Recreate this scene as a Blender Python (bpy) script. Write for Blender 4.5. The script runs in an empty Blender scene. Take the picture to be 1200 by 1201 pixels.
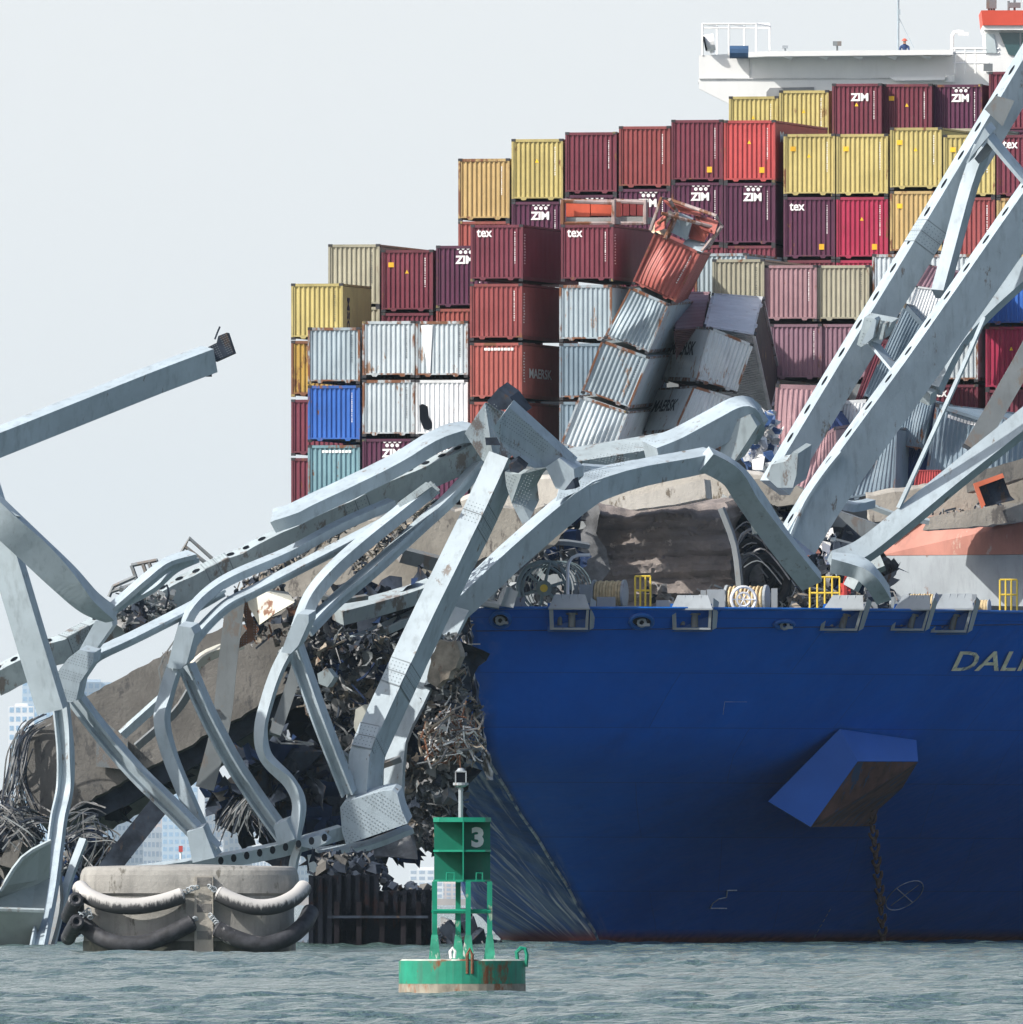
import bpy, bmesh, math, random
import numpy as np
from mathutils import Vector, Matrix
from mathutils.bvhtree import BVHTree
R = math.radians
random.seed(7)
SC = bpy.context.scene
C = SC.collection
# ---------------------------------------------------------------- camera, sky, sun, exposure
F = 30720.0            # focal length in pixels of the 1200 px wide picture
HOR = 1060.0           # horizon row
CAMZ = 1.8
cam = bpy.data.cameras.new('camera'); camo = bpy.data.objects.new('camera', cam); C.objects.link(camo)
camo.location = (0, 0, CAMZ); camo.rotation_euler = (R(90), 0, 0)
cam.sensor_width = 36.0; cam.sensor_fit = 'HORIZONTAL'; cam.lens = F/1200*36
cam.shift_y = (HOR-600.5)/1200
cam.clip_start = 5; cam.clip_end = 90000
SC.camera = camo
SUNV = Vector((-0.69, -0.37, 0.62)).normalized()
world = bpy.data.worlds.new('World'); SC.world = world; world.use_nodes = True
wn = world.node_tree.nodes; wl = world.node_tree.links
sky = wn.new('ShaderNodeTexSky'); sky.sky_type = 'NISHITA'; sky.sun_disc = False
sky.sun_elevation = math.asin(SUNV.z); sky.sun_rotation = math.atan2(SUNV.x, SUNV.y)
sky.dust_density = 4.0; sky.air_density = 1.0; sky.ozone_density = 2.0
bg = wn['Background']; bg.inputs['Strength'].default_value = 0.14
smx = wn.new('ShaderNodeMix'); smx.data_type = 'RGBA'; smx.inputs[0].default_value = 0.62   # thin bright cloud veil over the clear sky
wtc = wn.new('ShaderNodeTexCoord'); wsp = wn.new('ShaderNodeSeparateXYZ'); wmr = wn.new('ShaderNodeMapRange')
wl.new(wtc.outputs['Generated'], wsp.inputs[0]); wl.new(wsp.outputs['Z'], wmr.inputs[0]); wmr.interpolation_type = 'SMOOTHSTEP'
wmr.inputs[1].default_value = 0.04; wmr.inputs[2].default_value = 0.30; wmr.inputs[3].default_value = 0.85; wmr.inputs[4].default_value = 0.0
wl.new(wmr.outputs[0], smx.inputs[0])
smx.inputs[7].default_value = (6.25, 6.40, 6.50, 1); wl.new(sky.outputs['Color'], smx.inputs[6]); wl.new(smx.outputs[2], bg.inputs['Color'])
sun = bpy.data.lights.new('sun', 'SUN'); suno = bpy.data.objects.new('sun', sun); C.objects.link(suno)
sun.energy = 5.0; sun.angle = R(0.6); sun.color = (1.0, 0.955, 0.89)
suno.rotation_euler = SUNV.to_track_quat('Z', 'Y').to_euler()
SC.view_settings.view_transform = 'Standard'; SC.view_settings.look = 'None'
SC.view_settings.exposure = 0.20; SC.view_settings.gamma = 1.0
SC.render.engine = 'CYCLES'
SC.cycles.max_bounces = 6; SC.cycles.diffuse_bounces = 3; SC.cycles.volume_bounces = 1
SC.cycles.use_denoising = True

def S(Y): return F/Y
def P(px, py, Y): return Vector(((px-600.0)/F*Y, Y, CAMZ+(HOR-py)/F*Y))

# ---------------------------------------------------------------- materials
MATS = {}
def mat(name, col, rough=0.6, metal=0.0, var=0.25, vscale=0.6, stain=None, stain_amt=0.0, stain_scale=1.2,
        streak=0.0, bump=0.0, bscale=8.0, spec=0.4, col2=None, stretch=(1,1,0.25), alpha=None):
    if name in MATS: return MATS[name]
    m = bpy.data.materials.new(name); m.use_nodes = True; MATS[name] = m
    nt = m.node_tree; N = nt.nodes; L = nt.links; b = N['Principled BSDF']
    b.inputs['Roughness'].default_value = rough; b.inputs['Metallic'].default_value = metal
    b.inputs['Specular IOR Level'].default_value = spec
    tc = N.new('ShaderNodeTexCoord'); oi = N.new('ShaderNodeObjectInfo')
    add = N.new('ShaderNodeVectorMath'); add.operation = 'ADD'
    mul = N.new('ShaderNodeVectorMath'); mul.operation = 'SCALE'; mul.inputs[3].default_value = 37.0
    cmb = N.new('ShaderNodeCombineXYZ')
    for i in range(3): L.new(oi.outputs['Random'], cmb.inputs[i])
    L.new(cmb.outputs[0], mul.inputs[0]); L.new(tc.outputs['Object'], add.inputs[0]); L.new(mul.outputs[0], add.inputs[1])
    def noise(scale, stretch=None, detail=4, rgh=0.6):
        n = N.new('ShaderNodeTexNoise'); n.inputs['Scale'].default_value = scale
        n.inputs['Detail'].default_value = detail; n.inputs['Roughness'].default_value = rgh
        if stretch:
            mp = N.new('ShaderNodeMapping'); mp.inputs['Scale'].default_value = stretch
            L.new(add.outputs[0], mp.inputs[0]); L.new(mp.outputs[0], n.inputs['Vector'])
        else: L.new(add.outputs[0], n.inputs['Vector'])
        return n
    def mix(fac, a, c2):
        x = N.new('ShaderNodeMix'); x.data_type = 'RGBA'
        if hasattr(fac, 'links'): L.new(fac, x.inputs[0])
        else: x.inputs[0].default_value = fac
        for v, k in ((a, 6), (c2, 7)):
            if hasattr(v, 'links'): L.new(v, x.inputs[k])
            else: x.inputs[k].default_value = (*v[:3], 1)
        return x.outputs[2]
    def ramp(src, lo, hi, a=0.0, c2=1.0):
        r = N.new('ShaderNodeMapRange'); r.inputs[1].default_value = lo; r.inputs[2].default_value = hi
        r.inputs[3].default_value = a; r.inputs[4].default_value = c2
        L.new(src, r.inputs[0]); return r.outputs[0]
    col = tuple(col)
    dark = tuple(c*(1-var) for c in col); lite = tuple(min(1, c*(1+var*0.7)+0.004) for c in col)
    if col2: lite = col2
    out = mix(ramp(noise(vscale).outputs['Fac'], 0.35, 0.65), dark, lite)
    if streak > 0:
        st = noise(3.0, stretch)
        g = tuple(c*0.45+0.03 for c in col)
        out = mix(ramp(st.outputs['Fac'], 0.52, 0.72, 0, streak), out, g)
    if stain and stain_amt > 0:
        sn = noise(stain_scale, (1, 1, 0.45), 8, 0.7)
        out = mix(ramp(sn.outputs['Fac'], 0.66-stain_amt*0.3, 0.70-stain_amt*0.25), out, stain)
    L.new(out, b.inputs['Base Color'])
    if bump > 0:
        bn = noise(bscale, None, 6, 0.7); bp = N.new('ShaderNodeBump'); bp.inputs['Strength'].default_value = bump
        bp.inputs['Distance'].default_value = 0.1
        L.new(bn.outputs['Fac'], bp.inputs['Height']); L.new(bp.outputs[0], b.inputs['Normal'])
    if alpha is not None: b.inputs['Alpha'].default_value = alpha
    return m
RUST = (0.16, 0.065, 0.03)
def steel(k='steel_paint', c=(0.35, 0.42, 0.465), **kw):
    a = dict(rough=0.55, var=0.13, vscale=0.5, streak=0.5, stain=(0.17, 0.15, 0.135), stain_amt=0.13, stain_scale=1.3, bump=0.18, bscale=1.5)
    a.update(kw); return mat(k, c, **a)
STEEL = steel()
STEELG = steel('steel_paint_green_grey', (0.33, 0.39, 0.41), stain_amt=0.36, streak=0.5)
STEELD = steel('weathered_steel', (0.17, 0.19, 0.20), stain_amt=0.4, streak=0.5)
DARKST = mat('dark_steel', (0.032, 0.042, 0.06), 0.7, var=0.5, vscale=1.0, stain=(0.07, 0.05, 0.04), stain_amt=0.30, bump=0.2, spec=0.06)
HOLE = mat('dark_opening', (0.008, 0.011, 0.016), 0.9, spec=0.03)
CONC = mat('concrete', (0.33, 0.31, 0.27), 0.85, var=0.22, vscale=0.5, streak=0.35, stain=(0.13, 0.12, 0.11), stain_amt=0.3, bump=0.35, bscale=6)
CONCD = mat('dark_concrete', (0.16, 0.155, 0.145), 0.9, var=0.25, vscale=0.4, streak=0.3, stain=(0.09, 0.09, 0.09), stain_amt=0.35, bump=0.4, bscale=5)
CONCL = mat('pale_concrete', (0.55, 0.52, 0.46), 0.85, var=0.15, vscale=0.5, streak=0.3, stain=(0.2, 0.17, 0.13), stain_amt=0.2, bump=0.3)
ASPH = mat('broken_asphalt', (0.23, 0.20, 0.185), 0.9, var=0.3, vscale=0.5, streak=0.95, stretch=(0.035, 0.05, 0.30), stain=(0.40, 0.35, 0.30), stain_amt=0.12, stain_scale=1.5, bump=0.9, bscale=3)
RUSTM = mat('rusty_steel', (0.22, 0.10, 0.055), 0.85, var=0.5, vscale=1.5, stain=(0.30, 0.26, 0.2), stain_amt=0.35, bump=0.4)
WHITE = mat('white_paint', (0.80, 0.81, 0.80), 0.45, var=0.03, streak=0.08)
WHITEL = mat('white_lettering', (0.82, 0.82, 0.80), 0.5, var=0.08, vscale=4)
YEL = mat('yellow_rail_paint', (0.72, 0.52, 0.06), 0.5, var=0.1)
ROPE = mat('mooring_rope', (0.58, 0.46, 0.27), 0.9, var=0.25, vscale=5)
RUBBER = mat('black_rubber', (0.025, 0.027, 0.03), 0.8, spec=0.1, var=0.4, vscale=2)
PLASTIC = mat('torn_plastic_wrap', (0.50, 0.52, 0.55), 0.35, var=0.35, vscale=2.5, stain=(0.1, 0.12, 0.2), stain_amt=0.3, bump=0.8, bscale=4)
SALMON = mat('salmon_paint', (0.40, 0.175, 0.135), 0.6, var=0.15, vscale=0.6, streak=0.3, stain=(0.45, 0.33, 0.28), stain_amt=0.2)
REDP = mat('red_paint', (0.45, 0.04, 0.03), 0.5, var=0.15)
GREYD = mat('grey_deck_paint', (0.29, 0.325, 0.35), 0.6, var=0.1, vscale=0.6, streak=0.35, stain=RUST, stain_amt=0.12)
BLUEP = mat('blue_plastic', (0.04, 0.09, 0.22), 0.4, var=0.3, vscale=3)
TAN = mat('tan_torn_metal', (0.30, 0.26, 0.21), 0.7, var=0.45, vscale=1.3, stain=RUST, stain_amt=0.2, bump=0.3)
MIDG = mat('bare_grey_metal', (0.20, 0.205, 0.21), 0.55, var=0.5, vscale=1.0, stain=(0.1, 0.06, 0.04), stain_amt=0.25, bump=0.3)

# ---------------------------------------------------------------- object helpers
def tag(o, label=None, cat=None, group=None, kind=None):
    if label: o['label'] = label
    if cat: o['category'] = cat
    if group: o['group'] = group
    if kind: o['kind'] = kind
    return o
def empty(name, loc, label=None, cat=None, group=None, rot=None):
    o = bpy.data.objects.new(name, None); C.objects.link(o); o.location = loc
    o.empty_display_size = 0.5
    if rot: o.rotation_euler = rot
    return tag(o, label, cat, group)
def origin_of(o):
    v = Vector((0, 0, 0))
    while o is not None: v = v + Vector(o.location); o = o.parent
    return v
class MB:
    def __init__(s): s.v = []; s.f = []; s.m = []
    def add(s, vs, fs, mi=0):
        k = len(s.v); s.v += [tuple(v) for v in vs]
        for f in fs: s.f.append(tuple(i+k for i in f)); s.m.append(mi)
        return s
    def box(s, c, size, rot=None, mi=0):
        c = Vector(c); h = Vector(size)*0.5
        vs = [Vector((x*h.x, y*h.y, z*h.z)) for z in (-1, 1) for y in (-1, 1) for x in (-1, 1)]
        if rot is not None: vs = [rot @ v for v in vs]
        return s.add([v+c for v in vs], [(0, 2, 3, 1), (4, 5, 7, 6), (0, 1, 5, 4), (2, 6, 7, 3), (0, 4, 6, 2), (1, 3, 7, 5)], mi)
    def hexa(s, p, mi=0):  # p: 4 front (bl,br,tr,tl) + 4 back same order
        return s.add(p, [(0, 1, 2, 3), (5, 4, 7, 6), (0, 4, 5, 1), (3, 2, 6, 7), (1, 5, 6, 2), (0, 3, 7, 4)], mi)
    def prism(s, poly, ext, mi=0):  # world points, extrusion vector
        n = len(poly); ext = Vector(ext)
        vs = [Vector(p) for p in poly]+[Vector(p)+ext for p in poly]
        fs = [tuple(range(n)), tuple(range(2*n-1, n-1, -1))]+[(i, i+n, (i+1) % n+n, (i+1) % n) for i in range(n)]
        return s.add(vs, fs, mi)
    def sweep(s, pts, section, frames, mi=0, closed=False):
        n = len(section); base = len(s.v)
        for p, (a, b) in zip(pts, frames):
            for (x, y) in section: s.v.append(tuple(Vector(p)+a*x+b*y))
        for i in range(len(pts)-1+(1 if closed else 0)):
            i2 = (i+1) % len(pts)
            for k in range(n):
                k2 = (k+1) % n
                s.f.append((base+i*n+k, base+i*n+k2, base+i2*n+k2, base+i2*n+k)); s.m.append(mi)
        if not closed:
            s.f.append(tuple(base+k for k in range(n-1, -1, -1))); s.m.append(mi)
            s.f.append(tuple(base+(len(pts)-1)*n+k for k in range(n))); s.m.append(mi)
        return s
    def tube(s, pts, r, n=8, mi=0, closed=False):
        pts = [Vector(p) for p in pts]; fr = []; up = None
        for i, p in enumerate(pts):
            t = (pts[(i+1) % len(pts)] if (i+1 < len(pts) or closed) else p)-(pts[i-1] if (i > 0 or closed) else p)
            t = t.normalized() if t.length > 1e-9 else Vector((0, 0, 1))
            if up is None: up = t.orthogonal().normalized()
            up = (up-t*up.dot(t)); up = up.normalized() if up.length > 1e-6 else t.orthogonal().normalized()
            fr.append((up, t.cross(up)))
        rr = r if isinstance(r, (list, tuple)) else [r]*len(pts)
        sec = [(math.cos(2*math.pi*k/n), math.sin(2*math.pi*k/n)) for k in range(n)]
        fr = [(a*q, b*q) for (a, b), q in zip(fr, rr)]
        return s.sweep(pts, sec, fr, mi, closed)
    def cyl(s, p0, p1, r, n=12, mi=0): return s.tube([p0, p1], r, n, mi)
    def ring(s, c, axis, rad, r, n=20, m=6, mi=0):
        axis = Vector(axis).normalized(); a = axis.orthogonal().normalized(); b = axis.cross(a)
        return s.tube([Vector(c)+a*rad*math.cos(2*math.pi*k/n)+b*rad*math.sin(2*math.pi*k/n) for k in range(n)], r, m, mi, closed=True)
    def build(s, name, mats, parent=None, smooth=False, world=True, **kw):
        me = bpy.data.meshes.new(name)
        if parent is not None: o0 = origin_of(parent) if world else Vector((0, 0, 0)); loc = Vector((0, 0, 0))
        elif s.v:
            a = np.array(s.v); o0 = Vector(((a[:, 0].min()+a[:, 0].max())/2, (a[:, 1].min()+a[:, 1].max())/2, a[:, 2].min())); loc = o0
        else: return None
        if not world: o0 = Vector((0, 0, 0)); loc = o0
        me.from_pydata([(v[0]-o0.x, v[1]-o0.y, v[2]-o0.z) for v in s.v], [], s.f)
        for m in (mats if isinstance(mats, (list, tuple)) else [mats]): me.materials.append(m)
        me.polygons.foreach_set('material_index', s.m)
        me.update(); fix_normals(me)
        if smooth:
            me.polygons.foreach_set('use_smooth', [True]*len(s.f))
            if smooth != 'all': me.set_sharp_from_angle(angle=R(38))
        o = bpy.data.objects.new(name, me); C.objects.link(o); o.location = loc; o.parent = parent
        return tag(o, **kw)
def fix_normals(me):
    if len(me.polygons) > 60000: return
    bm = bmesh.new(); bm.from_mesh(me); bmesh.ops.recalc_face_normals(bm, faces=bm.faces); bm.to_mesh(me); bm.free()

def cr(pts, n):  # catmull-rom over tuples
    out = []
    for i in range(len(pts)-1):
        p0 = pts[max(i-1, 0)]; p1 = pts[i]; p2 = pts[i+1]; p3 = pts[min(i+2, len(pts)-1)]
        for k in range(n):
            t = k/n
            out.append(tuple(0.5*((2*b)+(-a+c)*t+(2*a-5*b+4*c-d)*t*t+(-a+3*b-3*c+d)*t**3) for a, b, c, d in zip(p0, p1, p2, p3)))
    out.append(tuple(pts[-1])); return out

VIEW = Vector((0, 1, 0))
def frames_for(pts, roll, rolls=None):
    fr = []
    for i, p in enumerate(pts):
        t = (pts[min(i+1, len(pts)-1)]-pts[max(i-1, 0)]).normalized()
        n0 = VIEW-t*VIEW.dot(t); n0.normalize(); s0 = t.cross(n0)
        r = roll+(rolls[i] if rolls else 0)
        s = s0*math.cos(r)-n0*math.sin(r); n = n0*math.cos(r)+s0*math.sin(r)
        fr.append((s, n, t))
    return fr
def beam(mb, pts, wf, wt=0.0, sec='box', smooth=6, slots=None, rough=0.0, depth=None, mi=0, tf=0.14, seams=0, rivets=False):
    """pts: (px,py,Y[,scale[,roll deg]]); wf/wt: widths in px of the front and of the upper/left face"""
    pts = [tuple(p)+(1.0, 0.0)[len(p)-3:] if len(p) < 5 else tuple(p) for p in pts]
    if smooth > 1 and len(pts) > 2: pts = cr(pts, smooth)
    elif smooth > 1 or rough > 0:
        q = []
        for a, b in zip(pts[:-1], pts[1:]):
            for k in range(4): q.append(tuple(x+(y-x)*k/4 for x, y in zip(a, b)))
        q.append(pts[-1]); pts = q
    Y0 = pts[len(pts)//2][2]; s = S(Y0)
    roll = 0.38 if wt > 0 else (-0.38 if wt < 0 else 0.0)
    W = wf/s/math.cos(roll); D = depth if depth else (abs(wt)/s/math.sin(abs(roll)) if wt else W*0.8)
    len_m = 2; W3 = [P(p[0], p[1], p[2]) for p in pts]
    if rough > 0:
        for i in range(1, len(W3)-1): W3[i] = W3[i]+Vector((random.gauss(0, rough), random.gauss(0, rough), random.gauss(0, rough)))
    fr = frames_for(W3, roll, [R(p[4]) for p in pts])
    h, d = W/2, D/2
    if sec == 'box': poly = [(-h, -d), (h, -d), (h, d), (-h, d)]
    elif sec == 'H':
        f = W*tf; w = min(0.05, D*0.1)
        poly = [(-h, -d), (-h+f, -d), (-h+f, -w), (h-f, -w), (h-f, -d), (h, -d), (h, d), (h-f, d), (h-f, w), (-h+f, w), (-h+f, d), (-h, d)]
    elif sec == 'C':
        f = W*tf
        poly = [(-h, -d), (-h+f, -d), (-h+f, d-f), (h-f, d-f), (h-f, -d), (h, -d), (h, d), (-h, d)]
    elif sec == 'T':  # bright top flange overhanging a web
        f = W*tf
        poly = [(h, -d), (h, d), (h-f, d), (h-f, 0.06), (-h, 0.06), (-h, -0.06), (h-f, -0.06), (h-f, -d)]
    mb.sweep(W3, poly, [(a*p[3], b) for (a, b, t), p in zip(fr, pts)], mi)
    if slots:
        sp, ln, wd = slots; L = [0]
        for a, b in zip(W3[:-1], W3[1:]): L.append(L[-1]+(b-a).length)
        q = sp*0.5
        while q*1.0/s < L[-1]:
            dd = q/s; k = max(j for j in range(len(L)) if L[j] <= dd); k = min(k, len(W3)-2)
            u = (dd-L[k])/max(1e-6, L[k+1]-L[k]); c = W3[k].lerp(W3[k+1], u); a, b, t = fr[k]
            c = c+a*(h*pts[k][3]+0.012); al = ln/s/2; bl = D*wd/2
            vs = [c+t*al*math.cos(x*math.pi/6)+b*bl*math.sin(x*math.pi/6) for x in range(12)]
            mb.add(vs, [tuple(range(12))], 1); q += sp  # flat dark oval paints the shade inside a slot hole
    if seams:
        for j in range(seams):
            k = int((j+0.7)/(seams+0.4)*(len(W3)-1)); a, b, t = fr[k]; c = W3[k]
            l = 1.1; x = W*0.5*.96; y = D*0.5*.96
            for (o1, e1, e2, hx) in ((b*(-D*.5-.015), a*pts[k][3], t, x), (a*(W*.5*pts[k][3]+.015), b, t, y)):
                mb.add([c+o1+e1*sx*hx+e2*sz*l/2 for sx, sz in ((-1, -1), (1, -1), (1, 1), (-1, 1))], [(0, 1, 2, 3)], mi)
                for sz in (-1, 0, 1):
                    q = c+o1*1.004+t*sz*l*.5; mb.add([q+e1*hx-t*.025, q+e1*hx+t*.025, q-e1*hx+t*.025, q-e1*hx-t*.025], [(0, 1, 2, 3)], len_m)
                o2 = o1*(1+.012/max(.05, o1.length)); nr = max(2, int(2*hx/.17))
                for iz in range(6):
                    for ix in range(nr):
                        q = c+o2+t*((iz+.5)/6-.5)*l*.9+e1*((ix+.5)/nr*2-1)*hx*.92; r = .03
                        mb.add([q+e1*r, q+t*r, q-e1*r, q-t*r], [(0, 1, 2, 3)], len_m)
    return mb
RIV = mat('rivet_shadow', (0.17, 0.20, 0.22), 0.7)
def bm_(name, mats, parent, pts, wf, wt=0, **kw):
    lab = kw.pop('label', None)
    if not isinstance(mats, (list, tuple)): mats = [mats]
    mats = list(mats)+[HOLE, RIV]
    return beam(MB(), pts, wf, wt, **kw).build(name, mats, parent, label=lab, smooth=True)
def plate(name, m, parent, poly, Y, ext=(0, 0.25, 0), rivets=None, label=None, slope=None, rough=0.0, top=None):
    """poly in px; Y a number or list; ext world extrusion; rivets (nx,ny,size_px)"""
    mb = MB(); Ys = Y if isinstance(Y, (list, tuple)) else [Y]*len(poly)
    w = [P(p[0], p[1], y) for p, y in zip(poly, Ys)]
    mb.prism(w, ext)
    if rivets:
        c = sum(w, Vector())/len(w); n = Vector(ext).normalized()
        x0 = min(p[0] for p in poly); x1 = max(p[0] for p in poly); y0 = min(p[1] for p in poly); y1 = max(p[1] for p in poly)
        e1 = (w[1]-w[0]); e1n = e1.normalized(); nn = (w[1]-w[0]).cross(w[-1]-w[0]).normalized()
        e2n = nn.cross(e1n); sp = rivets/S(Ys[0]); r = sp*0.22
        off = nn*(-0.015 if nn.y > 0 else 0.015)
        P2 = [((p-w[0]).dot(e1n), (p-w[0]).dot(e2n)) for p in w]
        xs = [p[0] for p in P2]; ys = [p[1] for p in P2]
        a = min(xs)+sp
        while a < max(xs):
            b = min(ys)+sp; j = 0
            while b < max(ys):
                if inside(a, b, P2) and (int((a-min(xs))/sp) % 7 < 5):
                    q = w[0]+e1n*a+e2n*b+off
                    mb.add([q+e1n*r, q+e2n*r, q-e1n*r, q-e2n*r], [(0, 1, 2, 3)], 1)
                b += sp
            a += sp
        ms = [m, mat('rivet_steel', (0.20, 0.23, 0.245), 0.6)]
    else: ms = [m]
    return mb.build(name, ms, parent, label=label) if parent is not None else mb.build(name, ms)
def inside(x, y, poly):
    r = False; n = len(poly)
    for i in range(n):
        x1, y1 = poly[i]; x2, y2 = poly[(i+1) % n]
        if (y1 > y) != (y2 > y) and x < (x2-x1)*(y-y1)/(y2-y1)+x1: r = not r
    return r
TXT = {}
def text_mesh(s, bold=0.0, shear=0.0):
    k = (s, bold, shear)
    if k in TXT: return TXT[k]
    cu = bpy.data.curves.new('t', 'FONT'); cu.body = s; cu.offset = bold; cu.shear = shear; cu.resolution_u = 3
    cu.fill_mode = 'FRONT'
    o = bpy.data.objects.new('t', cu); C.objects.link(o)
    bpy.context.view_layer.update()
    me = bpy.data.meshes.new_from_object(o.evaluated_get(bpy.context.evaluated_depsgraph_get()))
    vs = [v.co.copy() for v in me.vertices]; fs = [tuple(p.vertices) for p in me.polygons]
    x0 = min(v.x for v in vs); x1 = max(v.x for v in vs); y0 = min(v.y for v in vs); y1 = max(v.y for v in vs)
    TXT[k] = ([((v.x-x0)/(x1-x0), (v.y-y0)/(y1-y0)) for v in vs], fs, (x1-x0)/(y1-y0))
    bpy.data.objects.remove(o); bpy.data.curves.remove(cu); bpy.data.meshes.remove(me)
    return TXT[k]
def put_text(mb, s, o, ex, ey, bold=0.0, shear=0.0, mi=0):
    """o lower-left corner, ex/ey full-extent vectors"""
    vs, fs, ar = text_mesh(s, bold, shear); o = Vector(o); ex = Vector(ex); ey = Vector(ey)
    mb.add([o+ex*x+ey*y for x, y in vs], fs, mi)
# ---------------------------------------------------------------- water
def water():
    rs = np.random.RandomState(3)
    ys = [300.0]
    while ys[-1] < 1500: ys.append(ys[-1]+0.30+0.45*(ys[-1]-300)/900)
    ys = np.array(ys); nx = 300; x = np.linspace(-45, 45, nx)
    X, Yg = np.meshgrid(x, ys); Z = np.zeros_like(X); DX = np.zeros_like(X)
    for i in range(56):
        lam = 0.75*(1.075**i); k = 2*math.pi/lam
        th = rs.normal(R(250), R(34)); kx, ky = k*math.cos(th), k*math.sin(th)
        amp = 0.0120*lam**0.30*(0.6+0.8*rs.rand())
        if lam > 9: amp *= 0.4
        ph = kx*X+ky*Yg+rs.rand()*6.28
        Z += amp*np.sin(ph); DX += -0.5*amp*math.cos(th)*np.cos(ph)
    # gusts: patches of rougher and calmer water
    G = 0.75+0.35*np.sin(X*0.07+Yg*0.013+1.0)*np.sin(Yg*0.031+X*0.02)
    edge = np.clip(np.minimum(np.minimum(X+45, 45-X)/6, np.minimum(Yg-300, 1500-Yg)/20), 0, 1)
    Z = Z*G*edge*0.95; X = X+DX*edge*1.2
    ny = len(ys); v = np.stack([X, Yg, Z], -1).reshape(-1, 3).astype('f')
    me = bpy.data.meshes.new('water')
    i = np.arange(ny-1)[:, None]*nx+np.arange(nx-1)[None, :]
    q = np.stack([i, i+1, i+nx+1, i+nx], -1).reshape(-1, 4)
    # outer calm ring joined to the wave sheet's border
    me.vertices.add(len(v)+8)
    Bx = 12000.0; by0, by1 = 0.0-290, 31090.0
    ring = np.array([[-45, 300, 0], [45, 300, 0], [45, 1500, 0], [-45, 1500, 0], [-Bx, by0, 0], [Bx, by0, 0], [Bx, by1, 0], [-Bx, by1, 0]], 'f')
    me.vertices.foreach_set('co', np.concatenate([v, ring]).ravel())
    b = len(v); rq = np.array([[b+4, b+5, b+1, b], [b+5, b+6, b+2, b+1], [b+6, b+7, b+3, b+2], [b+7, b+4, b, b+3]])
    q = np.concatenate([q, rq]); nf = len(q)
    me.loops.add(nf*4); me.loops.foreach_set('vertex_index', q.ravel().astype('i'))
    me.polygons.add(nf); me.polygons.foreach_set('loop_start', (np.arange(nf)*4).astype('i'))
    me.polygons.foreach_set('loop_total', np.full(nf, 4, 'i'))
    me.polygons.foreach_set('use_smooth', np.ones(nf, bool)); me.update(calc_edges=True)
    m = bpy.data.materials.new('water'); m.use_nodes = True; N = m.node_tree.nodes; L = m.node_tree.links; p = N['Principled BSDF']
    p.inputs['Base Color'].default_value = (0.065, 0.108, 0.098, 1); p.inputs['Roughness'].default_value = 0.09
    p.inputs['IOR'].default_value = 1.33
    tc = N.new('ShaderNodeTexCoord'); n1 = N.new('ShaderNodeTexNoise'); n1.inputs['Scale'].default_value = 5.0; n1.inputs['Detail'].default_value = 5
    bp = N.new('ShaderNodeBump'); bp.inputs['Strength'].default_value = 0.9; bp.inputs['Distance'].default_value = 0.26
    L.new(tc.outputs['Object'], n1.inputs['Vector']); L.new(n1.outputs['Fac'], bp.inputs['Height']); L.new(bp.outputs[0], p.inputs['Normal'])
    me.materials.append(m)
    o = bpy.data.objects.new('water', me); C.objects.link(o); tag(o, 'choppy grey green river water with small waves', 'water', kind='structure')
water()

# ---------------------------------------------------------------- haze
def haze():
    mb = MB(); mb.box((0, 15400, 248), (14000, 31400, 500))
    m = bpy.data.materials.new('haze'); m.use_nodes = True; N = m.node_tree.nodes; L = m.node_tree.links
    N.remove(N['Principled BSDF']); v = N.new('ShaderNodeVolumePrincipled')
    v.inputs['Color'].default_value = (0.74, 0.90, 1, 1); v.inputs['Density'].default_value = 1.5e-5; v.inputs['Anisotropy'].default_value = 0.2
    L.new(v.outputs[0], N['Material Output'].inputs['Volume'])
    mb.build('haze', m, label='pale daytime haze over the harbour', cat='haze', kind='stuff')
haze()

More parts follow.
